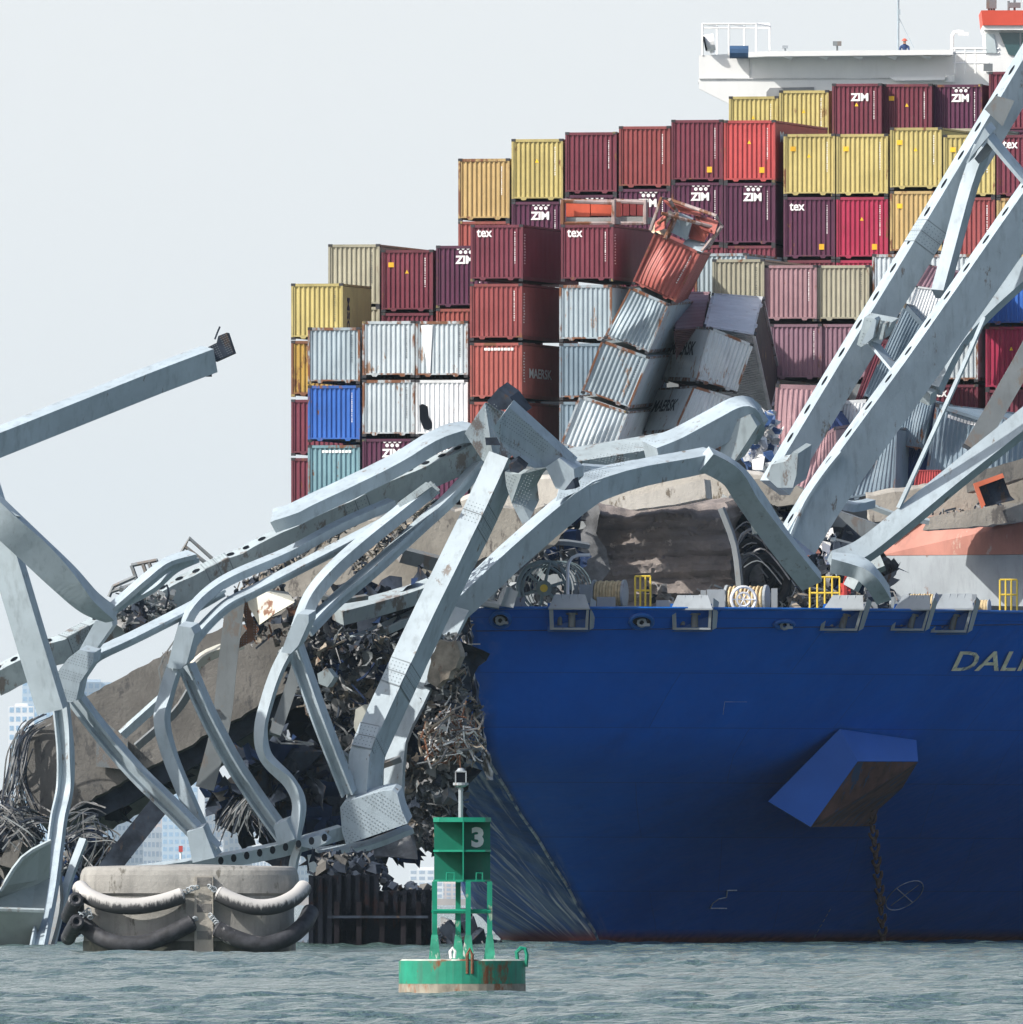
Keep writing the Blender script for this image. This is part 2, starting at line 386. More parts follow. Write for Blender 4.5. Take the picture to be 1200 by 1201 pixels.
# ---------------------------------------------------------------- far shore and city
def far_shore():
    mb = MB(); s = S(13500)
    prof = []
    for i in range(61):
        x = -6000+i*200; z = 2+6*abs(math.sin(i*1.7))+4*abs(math.sin(i*0.63)); prof.append(Vector((x, 28900, z)))
    prof = [Vector((-6000, 28900, -0.8))]+prof+[Vector((6000, 28900, -0.8))]
    mb.prism(prof, (0, 900, 0))
    mb.build('far_shore', mat('far_shore', (0.30, 0.24, 0.20), 0.9, var=0.3, vscale=0.02), label='low far shore across the harbour', cat='shore', kind='structure')
far_shore()
def city():
    Yc = 30000
    cols = [(0.72, 0.74, 0.76), (0.55, 0.54, 0.54), (0.42, 0.52, 0.62), (0.62, 0.52, 0.48), (0.6, 0.62, 0.64)]  # pale bluish facades: part of the distance haze painted in
    win = mat('window_glass', (0.33, 0.40, 0.50), 0.3, var=0.2)
    wl_ = mat('pale_window_glass', (0.24, 0.40, 0.58), 0.2, var=0.2)
    B = [ # x0,x1,ytop, floors, cols, colour, win, label
     (10, 40, 828, 22, 4, 0, 1, 'white framed tower with square blue windows at the far left of the skyline'),
     (26, 66, 752, 34, 6, 2, 1, 'tallest pale blue glass tower behind the white framed tower'),
     (74, 132, 800, 26, 8, 2, 1, 'broad blue glass block seen above the dark road slab'),
     (128, 168, 948, 12, 8, 0, 0, 'low white block left of the dark leaning strut'),
     (150, 196, 922, 15, 7, 3, 0, 'brownish tower behind the dark leaning strut'),
     (190, 232, 905, 18, 6, 2, 1, 'pale blue tower between the strut and the lattice member'),
     (168, 216, 975, 8, 10, 0, 0, 'wide low white warehouse on the skyline'),
     (224, 262, 985, 7, 6, 0, 0, 'small pale block beside the red tipped mast'),
     (240, 268, 926, 14, 6, 1, 0, 'white block with rows of small dark windows'),
     (262, 300, 962, 10, 6, 4, 0, 'grey block behind the hanging torn plates'),
     (296, 330, 870, 22, 8, 0, 0, 'white tower with fine window grid under the torn slab'),
     (328, 372, 842, 26, 9, 4, 0, 'tall pale tower seen through the triangular gap'),
     (368, 400, 905, 16, 6, 1, 0, 'squat grey tower right of the triangular gap'),
     (448, 486, 1046, 4, 8, 2, 1, 'low blue shed on the far shore behind the cofferdam'),
     (480, 520, 1020, 6, 4, 0, 0, 'low white terminal behind the green buoy'),
     (500, 560, 1036, 5, 8, 3, 0, 'low brick shed behind the green buoy')]
    for k, (x0, x1, yt, nf, nc, ci, wi, lab) in enumerate(B):
        Y = Yc+(k*53) % 240; a = P(x0, yt, Y); b = P(x1, HOR+1.5, Y); w = b.x-a.x; h = a.z
        e = empty('city_building', (a.x+w/2, Y, 0), lab, 'building', 'hazy city buildings on the far shore')
        c = cols[ci]; mb = MB(); mb.box((a.x+w/2, Y+w*0.35, h/2), (w, w*0.7, h))
        mb.box((a.x+w*0.5, Y+w*0.35, h+1.6), (w*0.5, w*0.35, 3.2))
        mb.build('wall', mat('facade_%d' % ci, c, 0.8, var=0.06, vscale=0.02), e)
        mw = MB(); fh = h/nf; cw = w/nc
        for i in range(nf):
            for j in range(nc):
                mw.box((a.x+(j+0.5)*cw, Y-0.05, (i+0.55)*fh), (cw*0.66, 0.3, fh*0.55))
        mw.build('window_grid', wl_ if wi else win, e, kind='stuff')
city()
def mast():
    e = empty('channel_mast', P(212, 1063, 5200), 'thin white mast with red top standing before the skyline', 'mast')
    p = P(212, 1063, 5200); t = P(212, 998, 5200)
    MB().cyl(p, t, 0.22, 8).build('pole', WHITE, e)
    MB().box(t+Vector((0, 0, .4)), (.8, .8, 1.2)).build('lantern', REDP, e)
mast()
# ---------------------------------------------------------------- ship frame: stem top on deck
TH = R(12.2)
AFT = Vector((math.sin(TH), math.cos(TH), 0)); PORT = Vector((math.cos(TH), -math.sin(TH), 0)); UP = Vector((0, 0, 1))
STEM = Vector((P(550, 712, 1125).x, 1125, 0)); HD = 14.5
def SH(v, b, z): return STEM+AFT*v+PORT*b+UP*z
ship = empty('container_ship', SH(90, 0, 0), 'huge blue hulled container ship with a crushed bow under the fallen bridge', 'ship')
def lerp(a, b, t): return a+(b-a)*t
V0 = [(15.7, -0.6), (14.5, 0), (12.7, 1.2), (10.5, 2.0), (8.4, 3.0), (7.0, 6.5), (5.5, 11.0), (3.6, 17.0), (1.8, 22.0), (0.6, 25.5), (0, 26.8), (-2, 28)]
def v0(z):
    for (z1, a), (z2, b) in zip(V0[:-1], V0[1:]):
        if z <= z1 and z >= z2: return lerp(b, a, (z-z2)/(z1-z2))
    return V0[-1][1]
def half(v, z):
    s = v0(z)
    if v <= s: return 0.0
    zz = max(0.0, min(1.0, z/14.5)); L = lerp(105, 46, zz**0.8); p = lerp(1.55, 2.3, zz); q = lerp(1.0, 0.55, zz**0.7)
    t = min(1.0, (v-s)/L); return 24.0*(1-(1-t)**p)**q
def lim_star(v, z):  # the starboard bow is crushed inwards
    px = lerp(590, 545, z/2.0) if z < 2 else (lerp(545, 512, (z-2)/5) if z < 7 else lerp(512, 484, (z-7)/7.5))
    b = (-1.83+.211*v+(600-px)/26.8)/.977
    if z > 10 and v > 58: b += (v-58)*1.2
    return max(0.25*min(v, 1), b)
def halfS(v, z): return min(half(v, z), lim_star(v-v0(z)*0.0, z)) if v > v0(z) else 0.0
def hull():
    zs = [-1.5, -0.5, 0, 0.4, 0.8, 1.3, 1.8, 2.4, 3.0, 3.8, 4.6, 5.5, 6.4, 7.3, 8.2, 9.2, 10.2, 11.2, 12.2, 13.1, 13.9, 14.5]
    ts = [0, .0008, .003, .007, .013, .022, .035, .05, .07, .1, .13, .17, .22, .28, .35, .43, .52, .62, .74, .87, 1.0]
    mb = MB(); VL = 190.0
    rs = random.Random(4)
    for side in (1, -1):
        vs = []; fs = []; n = len(ts)
        for i, z in enumerate(zs):
            s = v0(z)
            for j, t in enumerate(ts):
                v = s+(VL-s)*t; b = half(v, z) if side == 1 else -halfS(v, z)
                d = 0
                if side == -1 and 0 < j < 12: d = 0.16*math.sin(z*0.9+j*0.8)+rs.uniform(-.04, .04)
                if side == 1 and 0 < j < 10 and z < 9: d = rs.uniform(-.02, .02)
                vs.append(SH(v, b+d*side*-0.6, z))
        for i in range(len(zs)-1):
            for j in range(n-1): fs.append((i*n+j, i*n+j+1, (i+1)*n+j+1, (i+1)*n+j))
        mb.add(vs, fs)
        # bulwark inner skin and rail
    m = bpy.data.materials.new('hull_paint'); m.use_nodes = True; N = m.node_tree.nodes; L = m.node_tree.links; p = N['Principled BSDF']
    p.inputs['Roughness'].default_value = 0.5; p.inputs['Specular IOR Level'].default_value = 0.07
    geo = N.new('ShaderNodeNewGeometry'); sx = N.new('ShaderNodeSeparateXYZ'); L.new(geo.outputs['Position'], sx.inputs[0])
    tc = N.new('ShaderNodeTexCoord')
    vr = N.new('ShaderNodeAttribute'); vr.attribute_name = 'flow'
    def nz(sc, st, det=5, rot=False):
        mp = N.new('ShaderNodeMapping'); mp.inputs['Scale'].default_value = st; mp.inputs['Rotation'].default_value = (0, 0.0, 0)
        n = N.new('ShaderNodeTexNoise'); n.inputs['Scale'].default_value = sc; n.inputs['Detail'].default_value = det; n.inputs['Roughness'].default_value = 0.65
        L.new(vr.outputs['Vector'] if rot else tc.outputs['Object'], mp.inputs[0]); L.new(mp.outputs[0], n.inputs['Vector']); return n.outputs['Fac']
    def mr(s, a, b, c=0., d=1.):
        r = N.new('ShaderNodeMapRange'); L.new(s, r.inputs[0]); r.inputs[1].default_value = a; r.inputs[2].default_value = b; r.inputs[3].default_value = c; r.inputs[4].default_value = d; return r.outputs[0]
    def mx(f, a, b):
        x = N.new('ShaderNodeMix'); x.data_type = 'RGBA'; L.new(f, x.inputs[0])
        for q, k in ((a, 6), (b, 7)):
            if isinstance(q, tuple): x.inputs[k].default_value = (*q, 1)
            else: L.new(q, x.inputs[k])
        return x.outputs[2]
    def ml(a, b):
        x = N.new('ShaderNodeMath'); x.operation = 'MULTIPLY'; L.new(a, x.inputs[0]); L.new(b, x.inputs[1]); return x.outputs[0]
    blue = mx(mr(nz(0.18, (1, 1, 1)), .3, .7), (0.0005, 0.105, 0.54), (0.001, 0.14, 0.68))
    blue = mx(mr(nz(0.5, (1, 1, 0.15)), .6, .75, 0, .35), blue, (0.001, 0.07, 0.36))
    bk = N.new('ShaderNodeTexBrick'); sp_ = N.new('ShaderNodeSeparateXYZ'); cb_ = N.new('ShaderNodeCombineXYZ'); L.new(vr.outputs['Vector'], sp_.inputs[0]); L.new(sp_.outputs['X'], cb_.inputs[0]); L.new(sp_.outputs['Z'], cb_.inputs[1])
    L.new(cb_.outputs[0], bk.inputs['Vector']); bk.inputs['Scale'].default_value = 1.0; bk.inputs['Brick Width'].default_value = 9.0; bk.inputs['Row Height'].default_value = 2.35; bk.inputs['Mortar Size'].default_value = 0.03; bk.inputs['Mortar Smooth'].default_value = .6
    bk.inputs['Color1'].default_value = (0, 0, 0, 1); bk.inputs['Color2'].default_value = (.10, .10, .10, 1); bk.inputs['Mortar'].default_value = (.62, .62, .62, 1)
    blue = mx(bk.outputs['Color'], blue, (0.002, 0.07, 0.34))
    # undercut shade painted over the scraped starboard plating near the bow (attribute 'scrape')
    at = N.new('ShaderNodeAttribute'); at.attribute_name = 'scrape_shade'
    blue = mx(ml(mr(nz(0.6, (1, 1, .5)), .25, .55, .55, 1.0), at.outputs['Fac']), blue, (0.003, 0.04, 0.17))  # flat navy paints in the shade of the undercut flare
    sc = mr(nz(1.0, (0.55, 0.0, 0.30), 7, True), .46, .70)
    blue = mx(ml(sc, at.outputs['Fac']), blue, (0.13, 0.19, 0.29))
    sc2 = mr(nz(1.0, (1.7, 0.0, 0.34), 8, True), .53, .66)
    blue = mx(ml(sc2, at.outputs['Fac']), blue, (0.46, 0.50, 0.56))  # pale streaks: scrape marks together with painted soft reflections
    red = mx(mr(nz(2, (1, 1, .4)), .4, .6), (0.10, 0.02, 0.03), (0.20, 0.06, 0.06))
    zz = mr(sx.outputs['Z'], 0.25, 0.7)
    L.new(mx(zz, red, blue), p.inputs['Base Color'])
    bn = nz(0.35, (1, 1, 1), 3); bp = N.new('ShaderNodeBump'); bp.inputs['Strength'].default_value = 0.45; bp.inputs['Distance'].default_value = 0.3
    L.new(bn, bp.inputs['Height']); L.new(bp.outputs[0], p.inputs['Normal'])
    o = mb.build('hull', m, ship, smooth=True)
    me = o.data
    # weld, keep the crease
    bm = bmesh.new(); bm.from_mesh(me); bmesh.ops.remove_doubles(bm, verts=bm.verts, dist=0.004); bmesh.ops.recalc_face_normals(bm, faces=bm.faces); bm.to_mesh(me); bm.free(); me.set_sharp_from_angle(angle=R(40))
    at = me.attributes.new('scrape_shade', 'FLOAT', 'POINT'); og = origin_of(ship); vals = []; fl = []
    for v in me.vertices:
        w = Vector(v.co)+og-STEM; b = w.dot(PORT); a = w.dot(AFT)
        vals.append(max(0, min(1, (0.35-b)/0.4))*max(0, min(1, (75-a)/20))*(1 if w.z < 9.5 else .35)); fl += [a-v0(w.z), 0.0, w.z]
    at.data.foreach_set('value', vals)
    a2 = me.attributes.new('flow', 'FLOAT_VECTOR', 'POINT'); a2.data.foreach_set('vector', fl)
    return o
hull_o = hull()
HB = BVHTree.FromPolygons([Vector(v.co)+origin_of(ship) for v in hull_o.data.vertices], [tuple(p.vertices) for p in hull_o.data.polygons])
def on_hull(px, py, off=0.03):
    d = (P(px, py, 1000)-Vector((0, 0, CAMZ))).normalized()
    h = HB.ray_cast(Vector((0, 0, CAMZ)), d)
    if h[0] is None: return P(px, py, 1150)
    n = h[1]; n = -n if n.dot(d) > 0 else n
    return h[0]+n*off
def ship_bits():
    # decks
    mb = MB(); pts = []
    for k in range(40):
        v = 4.5+k*1.5; pts.append((v, half(v, 13.2)-0.5))
    poly = [SH(v, max(.1, b-.9), 13.2) for v, b in pts]+[SH(v, -max(.1, halfS(v, 13.2)-.9), 13.2) for v, b in reversed(pts)]
    mb.prism(poly, (0, 0, -0.3)); mb.build('forecastle_deck', GREYD, ship)
    mb = MB(); mb.hexa([SH(62, -23.8, 9), SH(62, 23.8, 9), SH(62, 23.8, 13.4), SH(62, -23.8, 13.4), SH(188, -23.8, 9), SH(188, 23.8, 9), SH(188, 23.8, 13.4), SH(188, -23.8, 13.4)])
    mb.build('cargo_deck', GREYD, ship)
    # bulwark cap rail
    mb = MB()
    for side in (1, -1):
        ln = []
        for k in range(70):
            v = -0.0+0.03+k*k*0.0125
            ln.append(SH(v, half(v, 14.5) if side == 1 else -halfS(v, 14.5), 14.5))
        mb.tube(ln, 0.07, 6)
    mb.build('bulwark_rail', mat('blue_rail', (0.006, 0.11, 0.42), 0.4), ship)
    # knuckle line weld below the bulwark
    mb = MB(); mb.tube([on_hull(x, 740-0.012*(x-556)+0, 0.0) for x in range(558, 1240, 12)], 0.035, 5)
    mb.build('hull_weld_line', mat('hull_trim', (0.01, 0.05, 0.2), 0.4), ship)
    # name
    mb = MB()
    vs, fs, ar = text_mesh('DALI', 0.012, 0.38)
    x0, x1, yb, yt = 1115, 1208, 786, 763
    mb.add([on_hull(x0+(x1-x0)*x, yb+(yt-yb)*y, 0.05) for x, y in vs], fs)
    mb.build('name_lettering', mat('worn_letter_paint', (0.85, 0.80, 0.62), 0.6, var=0.3, vscale=2, stain=(0.2, 0.25, 0.3), stain_amt=0.3), ship)
    # bulbous bow mark, thruster mark, draught marks
    pale = mat('faded_mark_paint', (0.42, 0.52, 0.66), 0.6, var=0.3, vscale=3)
    def mark(lines, r=0.03, name='hull_mark'):
        mb = MB()
        for l in lines:
            q = []
            for a, b in zip(l[:-1], l[1:]):
                for k in range(4): q.append(on_hull(lerp(a[0], b[0], k/4), lerp(a[1], b[1], k/4), 0.01))
            q.append(on_hull(*l[-1], 0.01)); mb.tube(q, r, 5)
        return mb.build(name, pale, ship)
    mark([[(864, 1044), (853, 1044), (852, 1052), (843, 1054), (836, 1059), (833, 1065), (852, 1065)]], 0.035, 'bulbous_bow_mark')
    el = [(1061+22*math.cos(a)-0*math.sin(a), 1050+14*math.sin(a)-10*math.cos(a)) for a in [2*math.pi*k/24 for k in range(25)]]
    mark([el, [(1045, 1062), (1077, 1038)], [(1052, 1042), (1070, 1058)]], 0.022, 'thruster_mark')
    mark([[(974-k*3.4, 1066+k*6), (972-k*3.4, 1069+k*6)] for k in range(6)], 0.02, 'draught_mark')
    mark([[(850, 823), (876, 823)], [(850, 823), (848, 838)]], 0.008, 'tug_push_mark')
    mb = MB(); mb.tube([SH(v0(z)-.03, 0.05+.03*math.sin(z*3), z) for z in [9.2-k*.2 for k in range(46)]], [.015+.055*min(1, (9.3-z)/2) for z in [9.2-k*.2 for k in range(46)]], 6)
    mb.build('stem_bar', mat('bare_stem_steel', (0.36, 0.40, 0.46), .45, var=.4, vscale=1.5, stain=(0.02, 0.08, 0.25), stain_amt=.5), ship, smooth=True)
    # anchor pocket
    mb = MB(); blue = mat('pocket_paint', (0.002, 0.11, 0.50), 0.45, var=0.1, vscale=0.3)
    A = on_hull(985, 855, 0); Bp = on_hull(1075, 868, 0); Dl = on_hull(900, 940, 0); E = on_hull(950, 970, 0); Fp = on_hull(1035, 968, 0)
    c = on_hull(990, 910, 0)
    hy = lambda x, y: on_hull(x, y, 0).y
    A = P(985, 855, hy(985, 855)-.25); Bp = P(1075, 868, hy(1075, 868)-.25); m0 = min(hy(x, y) for x, y in ((940, 910), (960, 930), (920, 930), (970, 890), (950, 968), (902, 940)))
    Cc = P(1006, 893, hy(1006, 893)-4.2); G = P(1077, 893, hy(1077, 893)-2.8); H = P(1046, 946, hy(1046, 946)-0.4)
    print('HULLY', A.y, Bp.y, Dl.y, E.y, Fp.y, c.y, on_hull(940, 910, 0).y, on_hull(1077, 893, 0).y, on_hull(1006, 893, 0).y)
    E2 = P(951, 970, m0-3.0); D2 = P(901, 940, m0-1.6)
    def onplane(px, py, a, b, c_):
        n = (b-a).cross(c_-a); o = Vector((0, 0, CAMZ)); d = P(px, py, 1000)-o; return o+d*((a-o).dot(n)/d.dot(n))
    D2 = onplane(901, 940, A, Cc, E2); G = onplane(1077, 893, A, Bp, Cc)
    mb.add([A, Bp, G, Cc], [(0, 1, 2, 3)]); mb.add([A, Cc, E2, D2], [(0, 1, 2, 3)])
    mb.add([D2, E2, P(951, 971, hy(951, 970)+.3), P(901, 941, hy(901, 940)+.3)], [(0, 1, 2, 3)])
    mb.build('anchor_pocket', blue, ship)
    mb = MB(); mb.add([Cc+Vector((0, .05, -.02)), G+Vector((0, .05, -.02)), H+Vector((0, 2.5, 0)), P(1022, 969, hy(1022, 969)-.25), E2+Vector((0, .1, 0))], [(0, 1, 2, 3, 4)])
    mb.build('anchor_pocket_inner', mat('rusty_pocket', (0.10, 0.045, 0.035), 0.9, var=0.5, vscale=1.0, stain=(0.02, 0.05, 0.12), stain_amt=0.4), ship)
    # seam lines of plating
    # chain (hangs from the hawse): its own thing
    mb = MB(); n = 27; cx = [(1013, 905), (1019, 925), (1022, 955), (1027, 1000), (1032, 1050), (1036, 1104)]
    pts = cr([(x, y, 0) for x, y in cx], 12); tot = 0; nxt = 0; k = 0
    for a, b in zip(pts[:-1], pts[1:]):
        tot += math.hypot(b[0]-a[0], b[1]-a[1])
        if tot >= nxt:
            q = on_hull(a[0], a[1], 0.6); q2 = P(a[0], a[1], q.y); q3 = q2+Vector((0.02, 0, -0.5))
            up = Vector((0.04, 0, -1)).normalized(); sd = Vector((1, 0, 0)) if k % 2 else Vector((0.35, 1, 0)).normalized()
            ring = [q2+up*0.25*math.cos(t)*1.15+sd*0.17*math.sin(t) for t in [2*math.pi*j/12 for j in range(12)]]
            mb.tube(ring, 0.075, 6, closed=True); nxt += 8.2; k += 1
    mb.build('anchor_chain', mat('rusty_chain', (0.11, 0.065, 0.05), 0.8, var=0.5, vscale=3), label='rusty anchor chain hanging from the blue hull pocket into the water', cat='chain')
ship_bits()

# ---------------------------------------------------------------- fairleads, winches, rails on the forecastle
def fairlead(px0, px1, py0, py1, lab, lean=0.0):
    """grey steel roller platform hooked over the bulwark"""
    h = on_hull((px0+px1)/2, 734, 0); Y = h.y-0.7
    a = P(px0, py1, Y); b = P(px1, py0, Y); w = b.x-a.x; z0, z1 = a.z, b.z; hh = z1-z0; l = lean
    def q(x, z, d): return Vector((a.x+x*w+(z*l), Y+d, z0+z*hh))
    mb = MB(); t = 0.10; o_ = .60
    # sloping hood
    mb.hexa([q(-.03, o_, -.32), q(.99, o_, -.32), q(.88, 1.0, .2), q(.12, 1.0, .2), q(-.03, o_, 1.3), q(.99, o_, 1.3), q(.88, 1.0, 1.3), q(.12, 1.0, 1.3)])
    mb.hexa([q(-.04, o_-.05, -.36), q(1.0, o_-.05, -.36), q(1.0, o_, -.36), q(-.04, o_, -.36), q(-.04, o_-.05, .4), q(1.0, o_-.05, .4), q(1.0, o_, .4), q(-.04, o_, .4)])
    mb.hexa([q(0, 0, 0), q(t, 0, 0), q(t*.8, o_, -.3), q(-.02, o_, -.3), q(0, 0, 1.1), q(t, 0, 1.1), q(t*.8, o_, 1.1), q(-.02, o_, 1.1)])
    mb.hexa([q(.88, 0, 0), q(.95, 0, 0), q(.98, o_, -.3), q(.91, o_, -.3), q(.88, 0, 1.1), q(.95, 0, 1.1), q(.98, o_, 1.1), q(.91, o_, 1.1)])
    mb.hexa([q(0, -.04, .0), q(.95, -.04, .0), q(.95, 0.02, .0), q(0, 0.02, .0), q(0, -.04, 1.1), q(.95, -.04, 1.1), q(.95, .02, 1.1), q(0, .02, 1.1)])
    mb.hexa([q(.99, -.05, .2), q(1.10, .02, .6), q(1.16, .8, .6), q(1.02, .92, .2), q(.99, -.05, .4), q(1.10, .02, .8), q(1.16, .8, .8), q(1.02, .92, .4)])
    for x_ in (.3, .5, .7): mb.cyl(q(x_, o_+.02, -.2), q(x_, .98, .18), .035, 5)
    f = mb.build('mooring_fairlead', GREYD, ship, label=lab)
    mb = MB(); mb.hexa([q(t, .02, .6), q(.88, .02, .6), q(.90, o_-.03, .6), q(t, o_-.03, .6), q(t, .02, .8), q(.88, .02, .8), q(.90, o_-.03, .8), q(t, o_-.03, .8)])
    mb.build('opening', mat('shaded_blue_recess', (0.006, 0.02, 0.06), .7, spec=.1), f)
    mb = MB(); mb.cyl(q(.55, .04, .3), q(.55, .40, .3), w*0.09, 12); mb.cyl(q(.55, .40, .3), q(.55, .46, .3), w*0.15, 12); mb.cyl(q(.25, .1, .4), q(.25, .5, .4), w*.06, 8)
    mb.build('roller', STEELD, f, smooth=True)
    mb = MB(); mb.hexa([q(-.06, -.1, .55), q(.99, -.1, .55), q(.99, .75, .55), q(-.06, .75, .55), q(-.06, -.1, .85), q(.99, -.1, .85), q(.99, .75, .85), q(-.06, .75, .85)])
    mb.build('bracket_plate', mat('blue_rail', (0.006, 0.11, 0.42)), f)
fairlead(645, 692, 697, 737, 'leftmost upright roller fairlead on the bulwark')
fairlead(789, 836, 698, 737, 'second upright roller fairlead on the bulwark')
fairlead(962, 1008, 698, 738, 'leaning roller fairlead below the long yellow railing', 0.35)
fairlead(1045, 1086, 698, 738, 'left one of the paired leaning fairleads', 0.35)
fairlead(1092, 1136, 696, 740, 'right one of the paired leaning fairleads', 0.35)
def panama(px, py, rx, ry):
    mb = MB(); q = [on_hull(px+rx*math.cos(t), py+ry*math.sin(t), 0.06) for t in [2*math.pi*k/20 for k in range(20)]]
    mb.tube(q, 0.10, 6, closed=True)
    o = mb.build('panama_chock', mat('blue_rail', (0.006, 0.11, 0.42)), ship, smooth=True)
    mb = MB(); q = [on_hull(px+rx*.95*math.cos(t), py+ry*.95*math.sin(t), 0.03) for t in [2*math.pi*k/20 for k in range(20)]]
    mb.add(q, [tuple(range(20))]); mb.build('opening', HOLE, o)
    mb = MB(); c = on_hull(px, py, 0.12); mb.ring(c, (0.1, -1, 0.2), 0.16, 0.07, 10, 5); mb.box(c+Vector((.2, 0, -.1)), (.3, .15, .12))
    mb.build('mooring_gear', GREYD, o)
panama(587, 726, 11, 8.5); panama(752, 728, 13, 8); panama(919, 731, 11, 4)

def rail(px0, px1, pyt, pyb, Y, bars, lab, mid=1, skew=0.0):
    mb = MB(); r = 0.045
    for k in range(bars):
        x = lerp(px0, px1, k/(bars-1)); mb.tube([P(x, pyb, Y+k*skew), P(x, pyt, Y+k*skew)], r, 6)
    for j in range(mid+1):
        y = lerp(pyt, pyb, j/(mid+1)*0.95)
        mb.tube([P(px0, y, Y), P(px1, y, Y+(bars-1)*skew)], r, 6)
    mb.build('yellow_railing', YEL, ship, label=lab)
rail(950, 985, 677, 716, 1136, 5, 'long yellow railing with five bars beside the red post')
rail(1173, 1193, 680, 717, 1142, 4, 'yellow railing at the right edge below the breakwater')
rail(745, 763, 676, 711, 1131, 4, 'yellow hooped ladder rail behind the winch drum')
def deck_gear():
    # light pipe hook
    MB().tube([P(x, y, 1130) for x, y in [(666, 700), (666, 668), (667, 660), (671, 654), (678, 651), (692, 651)]], 0.07, 8).build('vent_pipe', WHITE, ship, smooth=True)
    # winch drums with rope
    def winch(cx, cy, w, r, Y, lab, rope=True):
        s = S(Y); c = P(cx, cy, Y); R_ = r/s; W_ = w/s
        mb = MB(); e = mb
        ax = Vector((1, -0.25, 0)).normalized()
        mb.cyl(c-ax*W_*.5, c-ax*W_*.44, R_*1.15, 20); mb.cyl(c+ax*W_*.44, c+ax*W_*.5, R_*1.15, 20)
        mb.box(c-ax*W_*.75+Vector((0, 0, -R_*.2)), (W_*.42, 1.4, R_*1.9)); mb.box(c+Vector((0, 0, -R_*1.15)), (W_*1.9, 1.8, .25))
        mb.box(c-ax*W_*1.05+Vector((0, 0, -R_*.1)), (W_*.12, 1.0, R_*1.6)); mb.cyl(c-ax*W_*1.15, c-ax*W_*.5, R_*.35, 10)
        o = mb.build('mooring_winch', GREYD, ship, label=lab)
        if rope:
            mb = MB()
            for k in range(9):
                q = c+ax*W_*(-.38+k*.095); mb.ring(q, ax, R_*(.92+.06*(k % 2)), R_*.12, 20, 6)
            mb.cyl(c-ax*W_*.43, c+ax*W_*.43, R_*.85, 16)
            mb.build('rope_coil', ROPE, o, smooth=True)
    winch(715, 697, 38, 15, 1131, 'grey mooring winch with rope drum left of the hooped rail')
    winch(876, 702, 50, 14, 1136, 'rope filled mooring winch in front of the big tyre')
    winch(1082, 708, 34, 11, 1141, 'rope drum behind the paired fairleads')
    winch(1152, 712, 18, 8, 1143, 'small rope drum near the right edge')
    # hand wheel winch head
    c = P(872, 703, 1134.2); mb = MB(); mb.ring(c, (0.3, -1, 0), 0.55, 0.07, 20, 6); mb.ring(c, (0.3, -1, 0), 0.3, 0.05, 16, 5)
    for k in range(6):
        a = k*math.pi/3; mb.cyl(c, c+Vector((math.cos(a)*.55, 0.1*math.cos(a), math.sin(a)*.55)), 0.03, 5)
    mb.build('hand_wheel', WHITE, ship, smooth=True)
    # big gypsy wheel at left
    c = P(638, 690, 1133); mb = MB(); mb.ring(c, (0.2, -1, 0.1), 1.15, 0.10, 28, 6); mb.ring(c, (0.2, -1, 0.1), 0.95, 0.06, 28, 6); mb.cyl(c+Vector((0, -.2, 0)), c+Vector((0, .5, 0)), 0.35, 14)
    for k in range(6):
        a = k*math.pi/3+.3; mb.cyl(c, c+Vector((math.cos(a)*1.15, 0, math.sin(a)*1.15)), 0.07, 6)
    for k in range(7): mb.ring(c+Vector((0.15*k, .3+.25*k, 0)), (0.2, -1, 0.1), 1.2, 0.025, 24, 4)
    o = mb.build('windlass_wheel', steel('sea_green_steel', (0.20, 0.27, 0.28)), ship, smooth=True)
    MB().cyl(c+Vector((0, -.35, 0)), c+Vector((0, -.2, 0)), 0.17, 12).build('hub_cap', YEL, o)
    # red hydrant post
    mb = MB(); q = P(990, 700, 1135); mb.cyl(P(991, 716, 1135), P(991, 684, 1135), 0.2, 10); mb.cyl(P(986, 693, 1135), P(998, 693, 1135), 0.16, 8); mb.cyl(P(991, 686, 1135), P(993, 676, 1135), 0.09, 8)
    mb.build('red_post', REDP, ship)
    # grey machinery boxes
    mb = MB()
    for x0, x1, y0, y1, Y in ((1095, 1146, 697, 716, 1145), (700, 722, 700, 714, 1129.5), (905, 912, 690, 714, 1137), (598, 616, 700, 714, 1127.5), (770, 786, 704, 714, 1131), (1010, 1040, 706, 716, 1140)):
        a = P(x0, y1, Y); b = P(x1, y0, Y); mb.box(((a.x+b.x)/2, Y+.6, (a.z+b.z)/2), (b.x-a.x, 1.2, b.z-a.z))
    mb.build('deck_machinery', GREYD, ship)
    # bow stem fairlead, tilted at the crushed corner
    mb = MB(); Y = 1123
    for l in ([(560, 706), (568, 678), (594, 688), (586, 710)],):
        for a, b in zip(l, l[1:]+l[:1]): mb.cyl(P(*a, Y), P(*b, Y), 0.17, 6)
    mb.prism([P(586, 710, Y), P(594, 688, Y), P(608, 694, Y), P(602, 713, Y)], (0, 1.4, 0))
    mb.cyl(P(574, 702, Y), P(582, 684, Y), .2, 8)
    mb.build('stem_fairlead', GREYD, ship)
    # breakwater: grey wall with salmon top band
    w = [P(1031, 708, 1157), P(1260, 712, 1150), P(1260, 650, 1150), P(1031, 652, 1157)]
    mb = MB(); mb.prism(w, (0.2, 1.4, 0)); o = mb.build('breakwater', GREYD, ship)
    w = [P(1031, 651.6, 1157), P(1260, 649.6, 1150), P(1260, 600, 1150), P(1062, 606, 1157)]
    MB().prism(w, (0.2, 1.4, 0)).build('breakwater_top_band', SALMON, ship)
